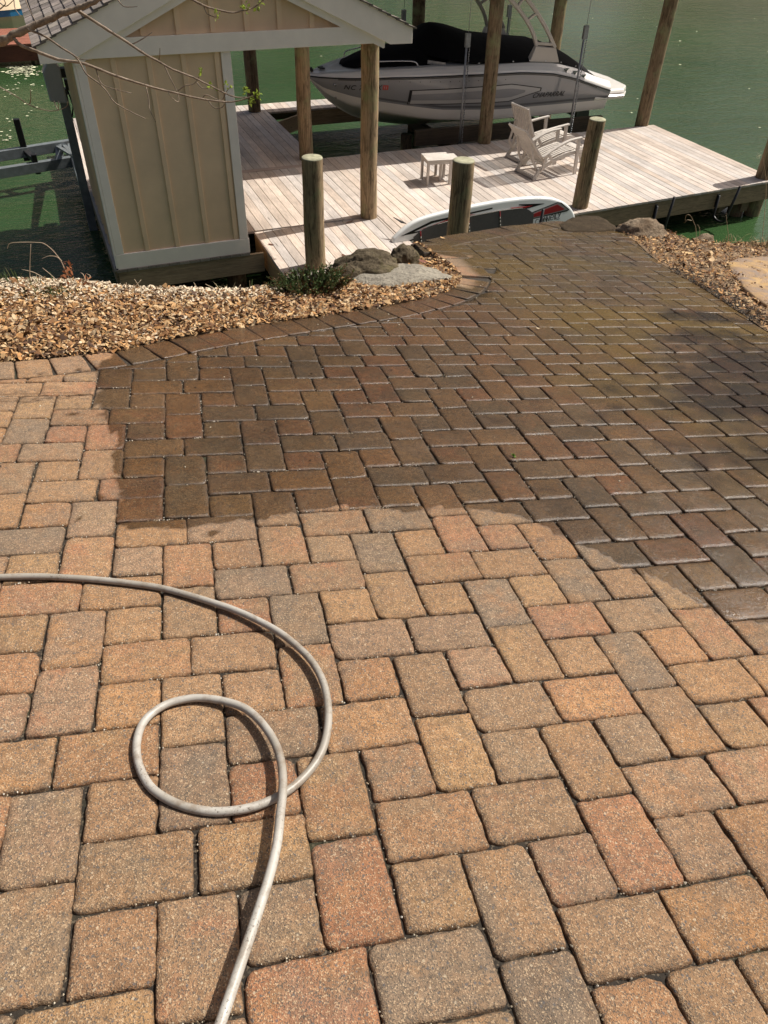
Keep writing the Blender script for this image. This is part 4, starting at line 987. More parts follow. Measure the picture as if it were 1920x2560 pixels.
# ------------------------------------------------------------------ banks: ground, mulch, rocks
def surf_left():
    """ruled bank between the patio edge (A) and the brow above the water (B)"""
    A = [(-900, 964), (-600, 945), (-260, 919), (-120, 911), (0, 905), (130, 893), (290, 878), (400, 852), (500, 835), (600, 818), (700, 803), (800, 790), (900, 775), (1000, 758), (1080, 740), (1130, 722), (1152, 702), (1146, 682), (1120, 657), (1086, 635), (1046, 609)]
    B = [(-900, 715, 0), (-600, 710, 0), (-260, 705, 0), (-120, 704, 0), (0, 704, 0), (110, 700, 0), (270, 716, 0), (380, 723, 0), (470, 727, 0), (560, 730, 0), (640, 728, .0), (720, 722, 0), (800, 706, .03), (880, 690, .05), (950, 680, .05), (1000, 668, .05), (1040, 655, .06), (1050, 648, .07), (1050, 640, .08), (1046, 630, .08), (1035, 612, .08)]
    out = []
    for a, b in zip(A, B):
        out.append((pat(a[0], a[1]) - PN * .006, pat(b[0], b[1], -b[2]) ))
    return out
LS = surf_left()
def grid_surface(S, nt, drop, back):
    """S: list of (A,B) pairs; returns dense grid of points with a soft belly and a bank that falls away behind B"""
    A = np.array(spline([a for a, b in S], 5)); B = np.array(spline([b for a, b in S], 5)); rows = []
    for a, b in zip(A, B):
        row = []
        for t in np.linspace(0, 1, nt):
            p = a + (b - a) * t; p = p + np.array([0, 0, -.018 * math.sin(math.pi * min(1, t * 3)) * 0 + .02 * nz(p, 3.0) * min(1, t * 6) + .012 * nz(p, 9) * min(1, t * 6)])
            row.append(p)
        d = (b - a); d[2] = 0; d = nrm(d)
        row += [row[-1] + d * .10 + [0, 0, -.10], row[-1] + d * .24 + [0, 0, -.5], row[-1] + d * back * .6 + [0, 0, -drop * .75], row[-1] + d * back + [0, 0, -drop]]
        rows.append(row)
    return rows
def soil(name):
    t = NT(name); p = t.pos()
    c = t.ramp(t.noise(p, 22, 5, .65), [(.3, (.075, .045, .024)), (.6, (.22, .145, .08)), (.75, (.36, .26, .16))])
    t.base(c); t.rough(.95); t.bump(t.noise(p, 45, 5, .7), .8, .02); return t.m
soilm = soil('bank_soil')
GL = grid_surface(LS, 14, 3.4, .9)
g = MB(); g.loft(GL, closed=False, cap=(False, False), smooth=True)
g.f = [f[::-1] for f in g.f]
tag(g.build('ground', soilm), kind='structure')
RA = [(1545, 577), (1588, 600), (1631, 639), (1700, 686), (1782, 732), (1850, 778), (1920, 826), (2080, 933), (2300, 1090)]
RB = [(1548, 566, .10), (1585, 568, .06), (1660, 578, .02), (1735, 600, .0), (1800, 606, 0), (1860, 606, 0), (1930, 612, 0), (2080, 640, 0), (2300, 700, 0)]
RS = [(pat(a[0], a[1]) - PN * .008, pat(b[0], b[1], -b[2])) for a, b in zip(RA[:-1], RB[:-1])] + [(lw(44.5, 12, -.008), lw(66, 20, .05)), (lw(43.3, -12, -.008), lw(70, -6, .05)), (lw(42.5, -30, -.008), lw(72, -30, .05))]
GR = grid_surface(RS, 14, 3.2, .8)
g = MB(); g.loft(GR, closed=False, cap=(False, False), smooth=True); g.f = [f[::-1] for f in g.f]
tag(g.build('ground', soilm), kind='structure')
# the far end of the patio: a low stone wall down to the water
g = MB(); fa = [lw(*q, -.10) for q in farL]
rows = [[p + [0, .0, 0], p + [.05, .12, -.5], p + [.1, .3, -3.4]] for p in [fa[0] - PE1 * .3] + fa + [fa[-1] + PE1 * .5]]
g.loft(rows, closed=False, cap=(False, False)); tag(g.build('terrain', soilm), kind='structure')
# ground around and behind the viewer, outside the picture
g = MB()
g.poly([lw(-300, -300, -.25), lw(400, -300, -.25), lw(400, 10, -.25), lw(-300, 10, -.25)]); tag(g.build('ground', simple('dry_lawn_and_drive', (.30, .28, .17), .95, .45, 7, .5, 60, attr=False)), kind='structure')

def chip_material():
    t = NT('leaf_litter_chips'); p = t.pos(); c = t.attr()
    c = t.mix(1.0, c, t.ramp(t.noise(p, 90, 3, .6), [(.3, .75), (.7, 1.15)]), 'MULTIPLY')
    t.base(c); t.rough(.8); t.spec(.25); return t.m
chipm = chip_material()
CH = [(.52, .34, .17), (.56, .38, .20), (.42, .25, .12), (.62, .46, .27), (.34, .18, .08), (.22, .115, .055), (.46, .25, .10), (.55, .42, .27), (.13, .07, .04), (.10, .06, .04), (.58, .36, .17), (.28, .15, .07)]
def chips(rows, n, name, pale=None, nmax=14, size=(.0075, .0185), keep=None, over=0.0):
    G = np.array([r[:nmax] for r in rows]); ni, nj = G.shape[0] - 1, G.shape[1] - 1
    a = np.linalg.norm(np.cross(G[1:, :-1] - G[:-1, :-1], G[:-1, 1:] - G[:-1, :-1]), axis=2).ravel(); a /= a.sum()
    idx = RNG.choice(len(a), n, p=a); V = []; Fc = []; C = []
    for q in idx:
        i, j = divmod(int(q), nj); u, v = random.random(), random.random()
        P = (G[i, j] * (1 - u) + G[i + 1, j] * u) * (1 - v) + (G[i, j + 1] * (1 - u) + G[i + 1, j + 1] * u) * v
        t = (j + v) / nj; s = (i + u) / ni
        if keep and not keep(P, s, t): continue
        L = random.uniform(*size) * (1 if random.random() > .08 else 1.6); wd = L * random.uniform(.28, .75)
        if pale and random.random() < pale(s, t): c = np.array([.70, .58, .42]) * random.uniform(.75, 1.1); L *= .62; wd = L * .6
        else: c = np.array(random.choice(CH)) * np.array([.97, .92, .86]) * random.uniform(.58, 1.10)
        az = random.uniform(0, 6.283); pit = random.gauss(0, .42); rol = random.gauss(0, .5)
        d = np.array([math.cos(az) * math.cos(pit), math.sin(az) * math.cos(pit), math.sin(pit)]); sd = np.array([-math.sin(az), math.cos(az), 0]) * math.cos(rol) + np.array([0, 0, 1]) * math.sin(rol); up = np.cross(d, sd)
        P = P + np.array([0, 0, random.uniform(0, .022) + .004]) + d * 0; cu = random.uniform(-.22, .30) * L; tip = random.uniform(.25, .9)
        b = len(V)
        V += [P - d * L - sd * wd * tip, P - d * L + sd * wd * tip * .6, P + up * cu - sd * wd, P + up * cu + sd * wd, P + d * L * random.uniform(.8, 1.2) - sd * wd * .3, P + d * L + sd * wd * tip * .7]
        Fc += [(b, b + 2, b + 3, b + 1), (b + 2, b + 4, b + 5, b + 3)]; C += [tuple(c)] * 2
    m = MB(); m.v = [tuple(x) for x in V]; m.f = [list(f) for f in Fc]; m.c = C; m.mi = [0] * len(Fc); m.sm = [False] * len(Fc)
    return tag(m.build(name, chipm), kind='stuff')
chips(GL, 52000, 'leaf_mulch', pale=lambda s, t: .86 if t > .80 - .3 * max(0, .25 - s) and s < .66 else (.45 if t > .62 and s < .64 else .05), nmax=15)
chips(GR, 26000, 'leaf_mulch', nmax=14)
def grit(name, n, polyA, wid, cols):
    V = MB()
    for k in range(n):
        s = random.random() * (len(polyA) - 1); i = int(s); q = polyA[i] + (polyA[min(i + 1, len(polyA) - 1)] - polyA[i]) * (s - i)
        P = lw(q[0], q[1]) + PE1 * random.uniform(-.01, wid) + PN * .004; r = random.uniform(.004, .012); c = np.array(random.choice(cols)) * random.uniform(.7, 1.2)
        V.add([P + [r, 0, 0], P + [0, r, 0], P + [-r, 0, 0], P + [0, -r, 0], P + [0, 0, r * 1.1]], [(0, 1, 4), (1, 2, 4), (2, 3, 4), (3, 0, 4)], col=tuple(c))
    t = NT(name + '_stone'); t.base(t.attr()); t.rough(.25)
    return tag(V.build(name, t.m), kind='stuff')
gr_pl = np.array([q for q in rightL if 41 < q[1] < 68])
grit('wet_gravel', 900, gr_pl[gr_pl[:, 1] < 60], .17, [(.17, .145, .11), (.24, .20, .15), (.10, .09, .075), (.36, .31, .24), (.30, .20, .11)])
# crumbs of leaf, grit and catkin lying over the paving
V = MB()
for k in range(900):
    u, v = random.uniform(-12, 54), random.uniform(14, 82)
    if not inside((u, v), outline): continue
    if v < 38 and random.random() < .55: continue
    P = lw(u, v, .0025); r = random.uniform(.002, .0065); a = random.uniform(0, 3.14); e = random.uniform(.3, .8); pale = random.random() < .62
    c = np.array([.62, .54, .40] if pale else [.05, .035, .025]) * random.uniform(.7, 1.1)
    dx, dy = PE1 * math.cos(a) + PE2 * math.sin(a), PE2 * math.cos(a) - PE1 * math.sin(a)
    V.add([P - dx * r, P - dy * r * e, P + dx * r, P + dy * r * e, P + PN * r * .8], [(0, 1, 4), (1, 2, 4), (2, 3, 4), (3, 0, 4)], col=tuple(c))
tag(V.build('scattered_debris', chipm), kind='stuff')

# ------------------------------------------------------------------ boulders and flagstone
def rockmat(name, a, b, moss=None):
    t = NT(name); p = t.pos(); n1 = t.noise(p, 6, 6, .7, .5)
    c = t.ramp(n1, [(.3, a), (.55, tuple((x + y) / 2 for x, y in zip(a, b))), (.72, b)])
    c = t.mix(t.ramp(t.noise(p, 55, 4, .7), [(.5, 0.0), (.68, .75)]), c, tuple(x * .3 for x in a))
    if moss: c = t.mix(t.ramp(t.noise(p, 9, 4, .6), [(.55, 0.0), (.7, .6)]), c, moss)
    t.base(c); t.rough(.9); t.spec(.15); t.bump(t.noise(p, 28, 6, .75), 1.0, .035); return t.m
def boulder(name, label, loc, rad, mat, seed, rot=0, flat=1.0, rough=.16, cut=None, sub=4):
    import bmesh
    bm = bmesh.new(); bmesh.ops.create_icosphere(bm, subdivisions=sub + 1, radius=1.0)
    for v in bm.verts:
        d = np.array(v.co); k = 1 + rough * 2.0 * nz(d + seed, 1.1) + rough * .8 * nz(d + seed, 3.0) + rough * .45 * nz(d + seed, 7.5) + rough * .25 * nz(d + seed, 16)
        q = d * k
        if cut: q[2] = min(q[2], cut + .05 * nz(d + seed, 2.5))
        v.co = Vector((q[0] * rad[0], q[1] * rad[1], q[2] * rad[2] * flat))
    me = bpy.data.meshes.new(name); bm.to_mesh(me); bm.free(); me.materials.append(mat)
    for p in me.polygons: p.use_smooth = True
    o = bpy.data.objects.new(name, me); COL.objects.link(o); o.location = tuple(loc); o.rotation_euler = (0, 0, rot)
    return tag(o, label, 'boulder', 'boulders along the bank')
rk1 = rockmat('rough_grey_brown_stone', (.055, .040, .024), (.27, .22, .145), (.13, .115, .045)); rk2 = rockmat('pale_stone', (.30, .27, .22), (.48, .43, .34)); rk3 = rockmat('brown_grey_stone', (.17, .115, .07), (.40, .32, .23))
p = pat(905, 700); boulder('boulder', 'rough dark grey-brown boulder between the juniper and the patio corner', p + [.10, .19, -.03], (.265, .13, .145), rk1, 3.3, R(-8), rough=.15)
p = pat(1010, 702); boulder('boulder', 'flat pale stone half buried in leaf mulch in front of the dark boulder', p + [-.03, .09, -.045], (.40, .20, .105), rk2, 8.1, R(-6), rough=.1, cut=.75)
p = pat(1045, 655); boulder('boulder', 'low mossy grey stone against the patio corner', p + [-.09, .10, -.04], (.12, .10, .12), rk1, 5.2, .3, rough=.18)
p = pat(775, 735); boulder('boulder', 'small pale stone beside the juniper', p + [.06, .16, -.0], (.05, .045, .05), rk2, 1.2, 0, sub=3)
p = pat(1610, 590); boulder('boulder', 'rounded brown boulder by the outer end of the patio', p + [.10, .12, -.13], (.31, .20, .20), rk3, 12.4, R(-28), rough=.12)
p = pat(1765, 604); boulder('boulder', 'low grey rock behind the leaves on the right bank', p + [.02, .06, -.03], (.12, .07, .07), rk3, 2.4, 0, sub=3)
# end stone beyond the patio and flagstone at the right
def slab(name, label, cat, pts, th, mat, base=0.0, group=None):
    P = [pat(x, y, base) for x, y in pts]; P = np.array(spline(P + [P[0]], 5)[:-1]); c = P.mean(0); rng = []
    for k, dz in ((1.0, -th), (1.005, -.02), (.99, -.006), (.965, 0.0), (.8, .003), (.5, .004), (.2, .004)):
        ring = []
        for i, q in enumerate(P):
            z = (.008 * nz(q + 3, 6) + .007 * nz(q + 3 + c * k, 19)) if k < 1 else 0
            ring.append(c + (q - c) * k * (1 + .03 * nz(q, 9) + .02 * nz(q, 23)) + PN * (dz + z))
        rng.append(ring)
    d = MB(); d.loft(rng, cap=(True, True), smooth=True); o = d.build(name, mat); return tag(o, label, cat, group)
fs = NT('tan_flagstone'); pp_ = fs.pos(); q_ = fs.ramp(fs.noise(pp_, 5, 5, .65, .8), [(.35, (.20, .155, .13)), (.5, (.30, .19, .10)), (.62, (.42, .26, .095)), (.75, (.40, .29, .17))])
fs.base(q_); fs.rough(.5); fs.bump(fs.noise(pp_, 24, 5, .7), .6, .012)
slab('flagstone', 'wet orange-tan flagstone on the leaf bank at the right edge', 'stone slab', [(1812, 655), (1860, 644), (1960, 640), (2080, 662), (2070, 790), (1960, 765), (1905, 752), (1850, 705)], .06, fs.m, .022)
rs = rockmat('dark_wet_end_stone', (.040, .028, .016), (.105, .076, .046)); 
slab('end_stone', 'rough dark stone block at the far end of the wet patio', 'stone block', [(1398, 560), (1425, 546), (1455, 539), (1495, 540), (1528, 556), (1540, 572), (1480, 577), (1415, 575)], .20, rs, .012)

# ------------------------------------------------------------------ plants
def leafm(name, c, tr=.25, attr=True):
    t = NT(name); p = t.pos(); col = t.mix(1.0, c, t.attr(), 'MULTIPLY'); t.base(col); t.rough(.6); t.spec(.3)
    if tr:
        tl = t.n('ShaderNodeBsdfTranslucent'); t.l(col, tl.inputs[0]); mx = t.n('ShaderNodeMixShader'); mx.inputs[0].default_value = tr; t.l(t.b.outputs[0], mx.inputs[1]); t.l(tl.outputs[0], mx.inputs[2]); t.l(mx.outputs[0], t.out.inputs[0])
    return t.m
def juniper():
    c = pat(785, 742) + [.02, .12, .0]; o = thing('juniper_shrub', 'low spreading green juniper at the foot of the left bollard', 'shrub', c)
    f = MB(); st = MB(); dead = MB()
    for k in range(230):
        a = random.uniform(0, 6.28); rr = math.sqrt(random.random()); b = c + np.array([math.cos(a) * rr * .20, math.sin(a) * rr * .09, -.03 + .02 * random.random()])
        h = (.10 * (1 - rr * .5) + .035) * random.uniform(.6, 1.25); tip = b + np.array([math.cos(a) * .06 + random.gauss(0, .035), math.sin(a) * .05 + random.gauss(0, .03), h])
        st.tube([b, (b + tip) / 2 + [0, 0, .01], tip], [.003, .002, .001], 4, col=(.5, .35, .2))
        for q in range(34):
            t = random.uniform(.25, 1); P = b + (tip - b) * t; d = nrm(np.array([random.gauss(0, 1), random.gauss(0, 1), random.uniform(.1, 1.4)])); L = random.uniform(.012, .024); sd = nrm(np.cross(d, [random.random(), random.random(), .5])) * .0052
            low = t < .45 or (rr > .75 and random.random() < .6)
            tgt = dead if low and random.random() < .7 else f; kk = random.uniform(.5, 1.4)
            tgt.add([P - sd, P + sd, P + d * L], [(0, 1, 2)], col=(kk, kk, kk * random.uniform(.8, 1.1)))
    f.build('foliage', leafm('juniper_green', (.095, .14, .055), .25), o); dead.build('dead_needles', leafm('juniper_brown', (.20, .105, .05), .1), o); st.build('stem', simple('shrub_bark', (.20, .12, .07), .9), o)
juniper()
def tuft(name, label, cat, px, n, h, cols, spread=.1, group=None, wide=.003, dz=0.0):
    c = pat(*px, dz); o = thing(name, label, cat, c, group); d = MB()
    for k in range(n):
        b = c + np.array([random.gauss(0, spread), random.gauss(0, spread * .5), -.01]); a = random.uniform(0, 6.28); L = h * random.uniform(.5, 1.1); bend = random.uniform(.1, .7) * L
        pts = [b + np.array([math.cos(a) * bend * t * t, math.sin(a) * bend * t * t, L * (t - .25 * t * t)]) for t in (0, .35, .7, 1)]
        sd = np.array([-math.sin(a), math.cos(a), 0]) * wide; col = np.array(random.choice(cols)) * random.uniform(.8, 1.2)
        d.add([pts[0] - sd, pts[0] + sd, pts[1] - sd * .9, pts[1] + sd * .9, pts[2] - sd * .6, pts[2] + sd * .6, pts[3]], [(0, 1, 3, 2), (2, 3, 5, 4), (4, 5, 6)], col=tuple(col))
    tag(d.build('blades', leafm(name + '_blade', (1, 1, 1), .3), o), kind='stuff'); return o
G1 = [(.06, .10, .03), (.09, .13, .04), (.13, .13, .05)]; G2 = [(.40, .32, .18), (.5, .42, .26), (.3, .22, .11)]
tuft('weed', 'small green weed growing in the pale mulch at the left', 'weed', (122, 740), 90, .085, G1, .06)
tuft('grass_tuft', 'thin green grass tuft at the brow of the left bank by the dead plant', 'grass', (88, 712), 26, .09, G1 + G2, .05, 'grass tufts on the bank')
tuft('grass_tuft', 'sparse green sprigs at the brow of the bank below the shed', 'grass', (565, 730), 22, .07, G1 + G2, .07, 'grass tufts on the bank')
tuft('grass_tuft', 'green sprigs at the very left end of the bank', 'grass', (8, 704), 30, .12, G1, .05, 'grass tufts on the bank')
tuft('grass_tuft', 'dry grass tuft at the right end of the leaf bank', 'grass', (1905, 616), 60, .16, G2 + G1[2:], .09, 'grass tufts on the bank')
tuft('grass_tuft', 'thin dry grass on the brow of the right bank under the J hook', 'grass', (1830, 606), 22, .12, G2, .09, 'grass tufts on the bank')
twigm = simple('dry_twig', (.42, .33, .22), .8, .2, 30); redl = leafm('dry_red_leaf', (.27, .105, .045), .25)
def px_curve(pts, plane): return [plane(x, y) for x, y in pts]
def stems(name, label, cat, curves, Y, r, group=None, mat=None, extra=None):
    P0 = atY(*curves[0][0], Y); o = thing(name, label, cat, P0, group)
    for c in curves:
        pts = spline([atY(x, y, Y + .015 * i) for i, (x, y) in enumerate(c)], 4); d = MB(); d.tube(pts, [r * (1 - .6 * i / len(pts)) for i in range(len(pts))], 5); d.build('stem', mat or twigm, o)
    if extra: extra(o)
    return o
k4 = lambda x, y: (x * .3858, 440 + y * .3858)
def redleaves(o):
    d = MB()
    for q in range(46):
        x, y = random.choice([(425, 610), (420, 640), (440, 590), (400, 660), (550, 690)]); P = atY(*k4(random.gauss(x, 22), random.gauss(y, 26)), 4.72 + random.gauss(0, .02)); dd = nrm(RNG.normal(size=3)); s2 = nrm(np.cross(dd, RNG.normal(size=3))); L = random.uniform(.012, .024)
        d.add([P - dd * L, P + s2 * L * .4, P + dd * L, P - s2 * L * .4], [(0, 1, 2, 3)], col=(random.uniform(.7, 1.6),) * 3)
    tag(d.build('dry_leaf', redl, o), kind='stuff')
stems('dead_plant', 'dead plant with red-brown leaves at the brow of the left bank', 'plant', [[k4(*q) for q in c] for c in [[(470, 690), (430, 630), (400, 560), (350, 490), (290, 440), (235, 430), (110, 430), (60, 440), (48, 470)], [(400, 550), (370, 525), (320, 518), (272, 535)], [(380, 690), (330, 640), (275, 595)], [(540, 720), (480, 690), (430, 670)], [(720, 725), (650, 685), (590, 680), (500, 685)], [(550, 690), (585, 650), (560, 632)], [(555, 685), (540, 640), (522, 625)]]], 4.72, .0029, extra=redleaves)
stems('dry_weed', 'upright pale dry stem at the left of the bank', 'dry weed', [[k4(195, 690), k4(193, 590), k4(200, 440)]], 4.80, .003, 'dry stems standing on the banks')
stems('dry_weed', 'pale dry stem crossing low at the far left of the bank', 'dry weed', [[k4(290, 665), k4(220, 625), k4(140, 605)]], 4.82, .003, 'dry stems standing on the banks')
stems('dry_weed', 'crossed pair of pale dry stems below the shed corner', 'dry weed', [[k4(915, 735), k4(870, 668)], [k4(860, 735), k4(915, 672)], [k4(822, 738), k4(818, 690)]], 4.62, .003, 'dry stems standing on the banks')
stems('dry_weed', 'short pale dry stems at the brow of the bank in front of the dark landing', 'dry weed', [[k4(1280, 730), k4(1255, 690)], [k4(1390, 730), k4(1330, 700)], [k4(1470, 740), k4(1420, 715)], [k4(1530, 745), k4(1560, 705)]], 4.55, .003, 'dry stems standing on the banks')
k7 = lambda x, y: (1400 + x * .3134, 260 + y * .3134)
def seed(x, y, r, Y, n=60):
    def f(o):
        d = MB(); c = atY(x, y, Y + .03)
        for q in range(n):
            v = RNG.normal(size=3); v = nrm(v) * r * random.random() ** .4 * [1, .7, 1.2]; e = nrm(RNG.normal(size=3)) * r * .28
            d.add([c + v - e * .2, c + v + e, c + v + np.cross(e, [0, 0, 1]) * .4], [(0, 1, 2)], col=(random.uniform(.8, 1.2),) * 3)
        d.build('seed_head', leafm('pale_seed_fluff', (.62, .50, .34), .4), o)
    return f
stems('dry_reed', 'tall dry reed with a fluffy pale seed head in front of the corner bollard', 'reed', [[k7(1605, 1130), k7(1630, 900), k7(1645, 640), k7(1620, 430)]], 5.45, .003, 'dry reeds on the right bank', extra=seed(*k7(1590, 408), .028, 5.45))
stems('dry_reed', 'thin reed with a small pale head beside the dark pile', 'reed', [[k7(1350, 1100), k7(1335, 980), k7(1325, 885)]], 5.5, .0028, 'dry reeds on the right bank', extra=seed(*k7(1325, 880), .012, 5.5, 30))
stems('dry_reed', 'curled thin dry reed left of the J hook', 'reed', [[k7(1088, 1120), k7(1085, 1000), k7(1070, 950), k7(1040, 890), k7(1010, 885), k7(1000, 910), k7(998, 930)], [k7(1110, 1110), k7(1115, 1000), k7(1095, 960)], [k7(1050, 930), k7(1015, 925), k7(995, 950)]], 5.55, .0026, 'dry reeds on the right bank')
# bare tree reaching in from the left
TR = thing('bare_tree', 'bare tree reaching in from the left with a few opening green leaves', 'tree', (-2.6, 3.6, 3.0))
bark = NT('spring_bark'); bp = bark.pos(); bark.base(bark.mix(1.0, bark.attr(), bark.ramp(bark.noise(bp, 40, 5, .7), [(.3, (.10, .075, .055)), (.55, (.26, .21, .165)), (.75, (.42, .37, .31))]), 'MULTIPLY')); bark.rough(.85); bark.bump(bark.noise(bp, 120, 4), .5, .004)
k1 = lambda x, y: (x * .3858, y * .3858); k2 = lambda x, y: (560 + x * .3858, y * .3858)
def branch(pts, Y0, Y1, r0, r1, name='branch', par=TR):
    n = len(pts); P = [atY(x, y, Y0 + (Y1 - Y0) * i / (n - 1)) for i, (x, y) in enumerate(pts)]; P = spline(P, 5); N = len(P)
    d = MB(); d.tube([p + RNG.normal(size=3) * r1 * .16 for p in P], [(r0 + (r1 - r0) * i / N) * (1 + .12 * (random.random() < .14)) for i in range(N)], 8, wob=.06, col=(.9, .85, .8)); return d.build(name, bark.m, par), P
branch([(-420, 190)] + [k1(*q) for q in [(-60, 285), (0, 265), (80, 230), (180, 185), (300, 135), (400, 92), (500, 55), (580, 25), (660, -15)]], 3.5, 3.3, .0150, .0075)
branch([k1(*q) for q in [(90, 250), (130, 290), (230, 330), (380, 385), (520, 405), (620, 440), (760, 495), (900, 540), (1020, 575), (1130, 600), (1250, 630), (1400, 655), (1500, 660), (1590, 640), (1640, 620)]], 3.42, 3.25, .0062, .0020)
branch([k1(*q) for q in [(500, 65), (600, 130), (700, 195), (850, 290), (930, 345), (1030, 400), (1120, 450), (1250, 500), (1350, 550), (1450, 600), (1530, 630), (1600, 632)]], 3.36, 3.2, .0055, .0019)
branch([k1(*q) for q in [(180, 190), (290, 235), (400, 310), (480, 360), (520, 410), (560, 480), (640, 540), (690, 590), (740, 660), (830, 715), (945, 770)]], 3.4, 3.3, .0038, .0014)
TW = [[(620, 440), (650, 530), (700, 565), (855, 605)], [(945, 560), (965, 650), (970, 710), (1010, 792)], [(1065, 425), (1100, 500), (1150, 600), (1155, 660), (1110, 630), (1090, 600)], [(-40, 545), (0, 565), (100, 620), (190, 680), (300, 715), (370, 715), (430, 690), (440, 660)], [(850, 290), (910, 260), (950, 235), (985, 210)], [(1030, 395), (1035, 350), (1036, 312)],
      [(1150, 590), (1200, 555), (1260, 540), (1300, 480), (1310, 460)], [(1275, 535), (1310, 570), (1345, 572), (1370, 555)], [(1310, 640), (1340, 615), (1430, 650), (1470, 590), (1505, 550)], [(1350, 655), (1390, 700), (1440, 695), (1455, 670)], [(0, 20), (40, 40), (90, 0)], [(90, 0), (100, 60), (140, 110)], [(165, 0), (200, 80), (240, 155)], [(480, 360), (530, 385), (590, 388)], [(190, 680), (200, 640), (197, 580)], [(0, 60), (35, 25), (20, -10)], [(350, 655), (375, 710), (380, 660)], [(765, 0), (800, 40), (850, 45), (890, 42)]]
for c in TW: branch([k1(*q) for q in c], 3.36, 3.3, .0021, .0010, 'twig')
branch([k1(*q) for q in [(1150, -60), (1240, -5), (1330, 40), (1400, 60), (1500, 82), (1570, 70), (1640, 50)]] + [k2(*q) for q in [(250, 5), (280, -30)]], 3.3, 3.2, .0040, .0016, 'twig')
branch([k1(*q) for q in [(1320, 38), (1340, 85), (1390, 110), (1420, 105)]], 3.28, 3.25, .0022, .0012, 'twig')
lfm = leafm('opening_leaf_green', (.26, .34, .05), .5)
for (x, y) in [k1(1300, 458), k1(1368, 556), k1(1585, 48), k1(1410, 100), k1(1600, 582), k1(1640, 620), k1(1622, 660), k2(205, 610), k2(225, 620), k2(150, 580), k2(170, 660), k2(240, 8), k2(225, 55), k1(1475, 560), k2(135, 45)]:
    d = MB(); c = atY(x, y, 3.24)
    for q in range(random.randint(4, 8)):
        dd = nrm(RNG.normal(size=3) + [0, 0, .4]); sd = nrm(np.cross(dd, RNG.normal(size=3))); L = random.uniform(.010, .019); n_ = np.cross(dd, sd); kk = random.uniform(.7, 1.3); b = c + RNG.normal(size=3) * .006
        d.add([b, b + dd * L * .5 + sd * L * .35 + n_ * .003, b + dd * L, b + dd * L * .5 - sd * L * .35 + n_ * .003], [(0, 1, 2, 3)], col=(kk, kk, kk))
    d.build('leaf_cluster', lfm, TR)
d = MB(); a = atY(-420, 190, 3.5); d.tube([(-2.75, 3.4, 2.2), (-2.7, 3.45, 3.2), a * .5 + np.array([-2.7, 3.45, 3.9]) * .5 + [-.1, 0, 0], a], [.13, .11, .07, .036], 12, wob=.04); d.tube([(-2.7, 3.45, 3.2), (-2.8, 3.5, 4.6), (-2.6, 3.6, 6.2), (-2.9, 3.7, 8)], [.11, .09, .06, .02], 10, wob=.04); d.build('trunk', bark.m, TR)

# ------------------------------------------------------------------ garden hose
def hose():
    k5 = lambda x, y: (x * .5787, 1960 + y * .5787); k4b = lambda x, y: (x * .5787, 1400 + y * .5787)
    H = [(-160, 76, 0), (0, 74, 0), (150, 71, 0), (300, 77, 0), (450, 88, 0), (600, 106, .0), (700, 122, .0), (800, 148, .002), (900, 178, .004), (1000, 211, .006), (1100, 254, .008), (1200, 308, .010), (1290, 378, .012), (1352, 445, .013), (1395, 525, .013), (1415, 610, .012), (1418, 700, .009), (1403, 790, .006), (1370, 865, .003), (1320, 930, .0), (1260, 985, 0), (1190, 1028, 0), (1100, 1065, 0), (1000, 1084, 0), (900, 1086, 0), (800, 1066, 0), (720, 1032, 0), (655, 985, 0), (615, 925, 0), (592, 850, .001), (592, 780, .001), (612, 715, .001), (650, 668, .001), (710, 628, .002), (780, 605, .003), (860, 596, .004), (950, 606, .006), (1040, 632, .010), (1100, 672, .014), (1155, 735, .019), (1192, 800, .023), (1214, 870, .027), (1222, 950, .030), (1219, 1030, .031)]
    r = .0097; P = [pat(*k4b(x, y), r + dz) for x, y, dz in H]
    P += [pat(*k5(x, y), r + dz) for x, y, dz in [(1212, 120, .032), (1198, 250, .034), (1166, 390, .036), (1122, 530, .037), (1072, 680, .038), (1022, 830, .038), (985, 940, .038), (950, 1040, .037), (900, 1180, .034), (840, 1330, .028)]]
    S = spline(P, 8); t = NT('grey_vinyl_hose'); p = t.pos()
    c = t.mix(t.ramp(t.noise(p, 30, 5, .7), [(.50, 0.0), (.66, .5)]), t.ramp(t.noise(p, 5, 3), [(.35, (.29, .262, .22)), (.65, (.43, .41, .37))]), (.16, .105, .06))
    sy = t.n('ShaderNodeSeparateXYZ'); t.l(p, sy.inputs[0]); c = t.mix(t.ramp(t.math('MULTIPLY', sy.outputs[1], .3), [(.42, 0.0), (.60, .55)]), c, (.20, .165, .12))
    c = t.mix(t.math('MULTIPLY', t.ramp(t.noise(p, 180, 2, .6), [(.60, 0.0), (.66, .8)]), t.ramp(t.noise(p, 9, 3), [(.45, 0.0), (.6, 1.0)])), c, (.07, .05, .035))
    t.base(c); t.rough(.42); t.bump(t.noise(p, 240, 3), .15, .002)
    d = MB(); d.tube(S, r, 16); o = d.build('garden_hose', t.m); tag(o, 'dirty pale grey garden hose looped once on the pavers', 'hose')
hose()

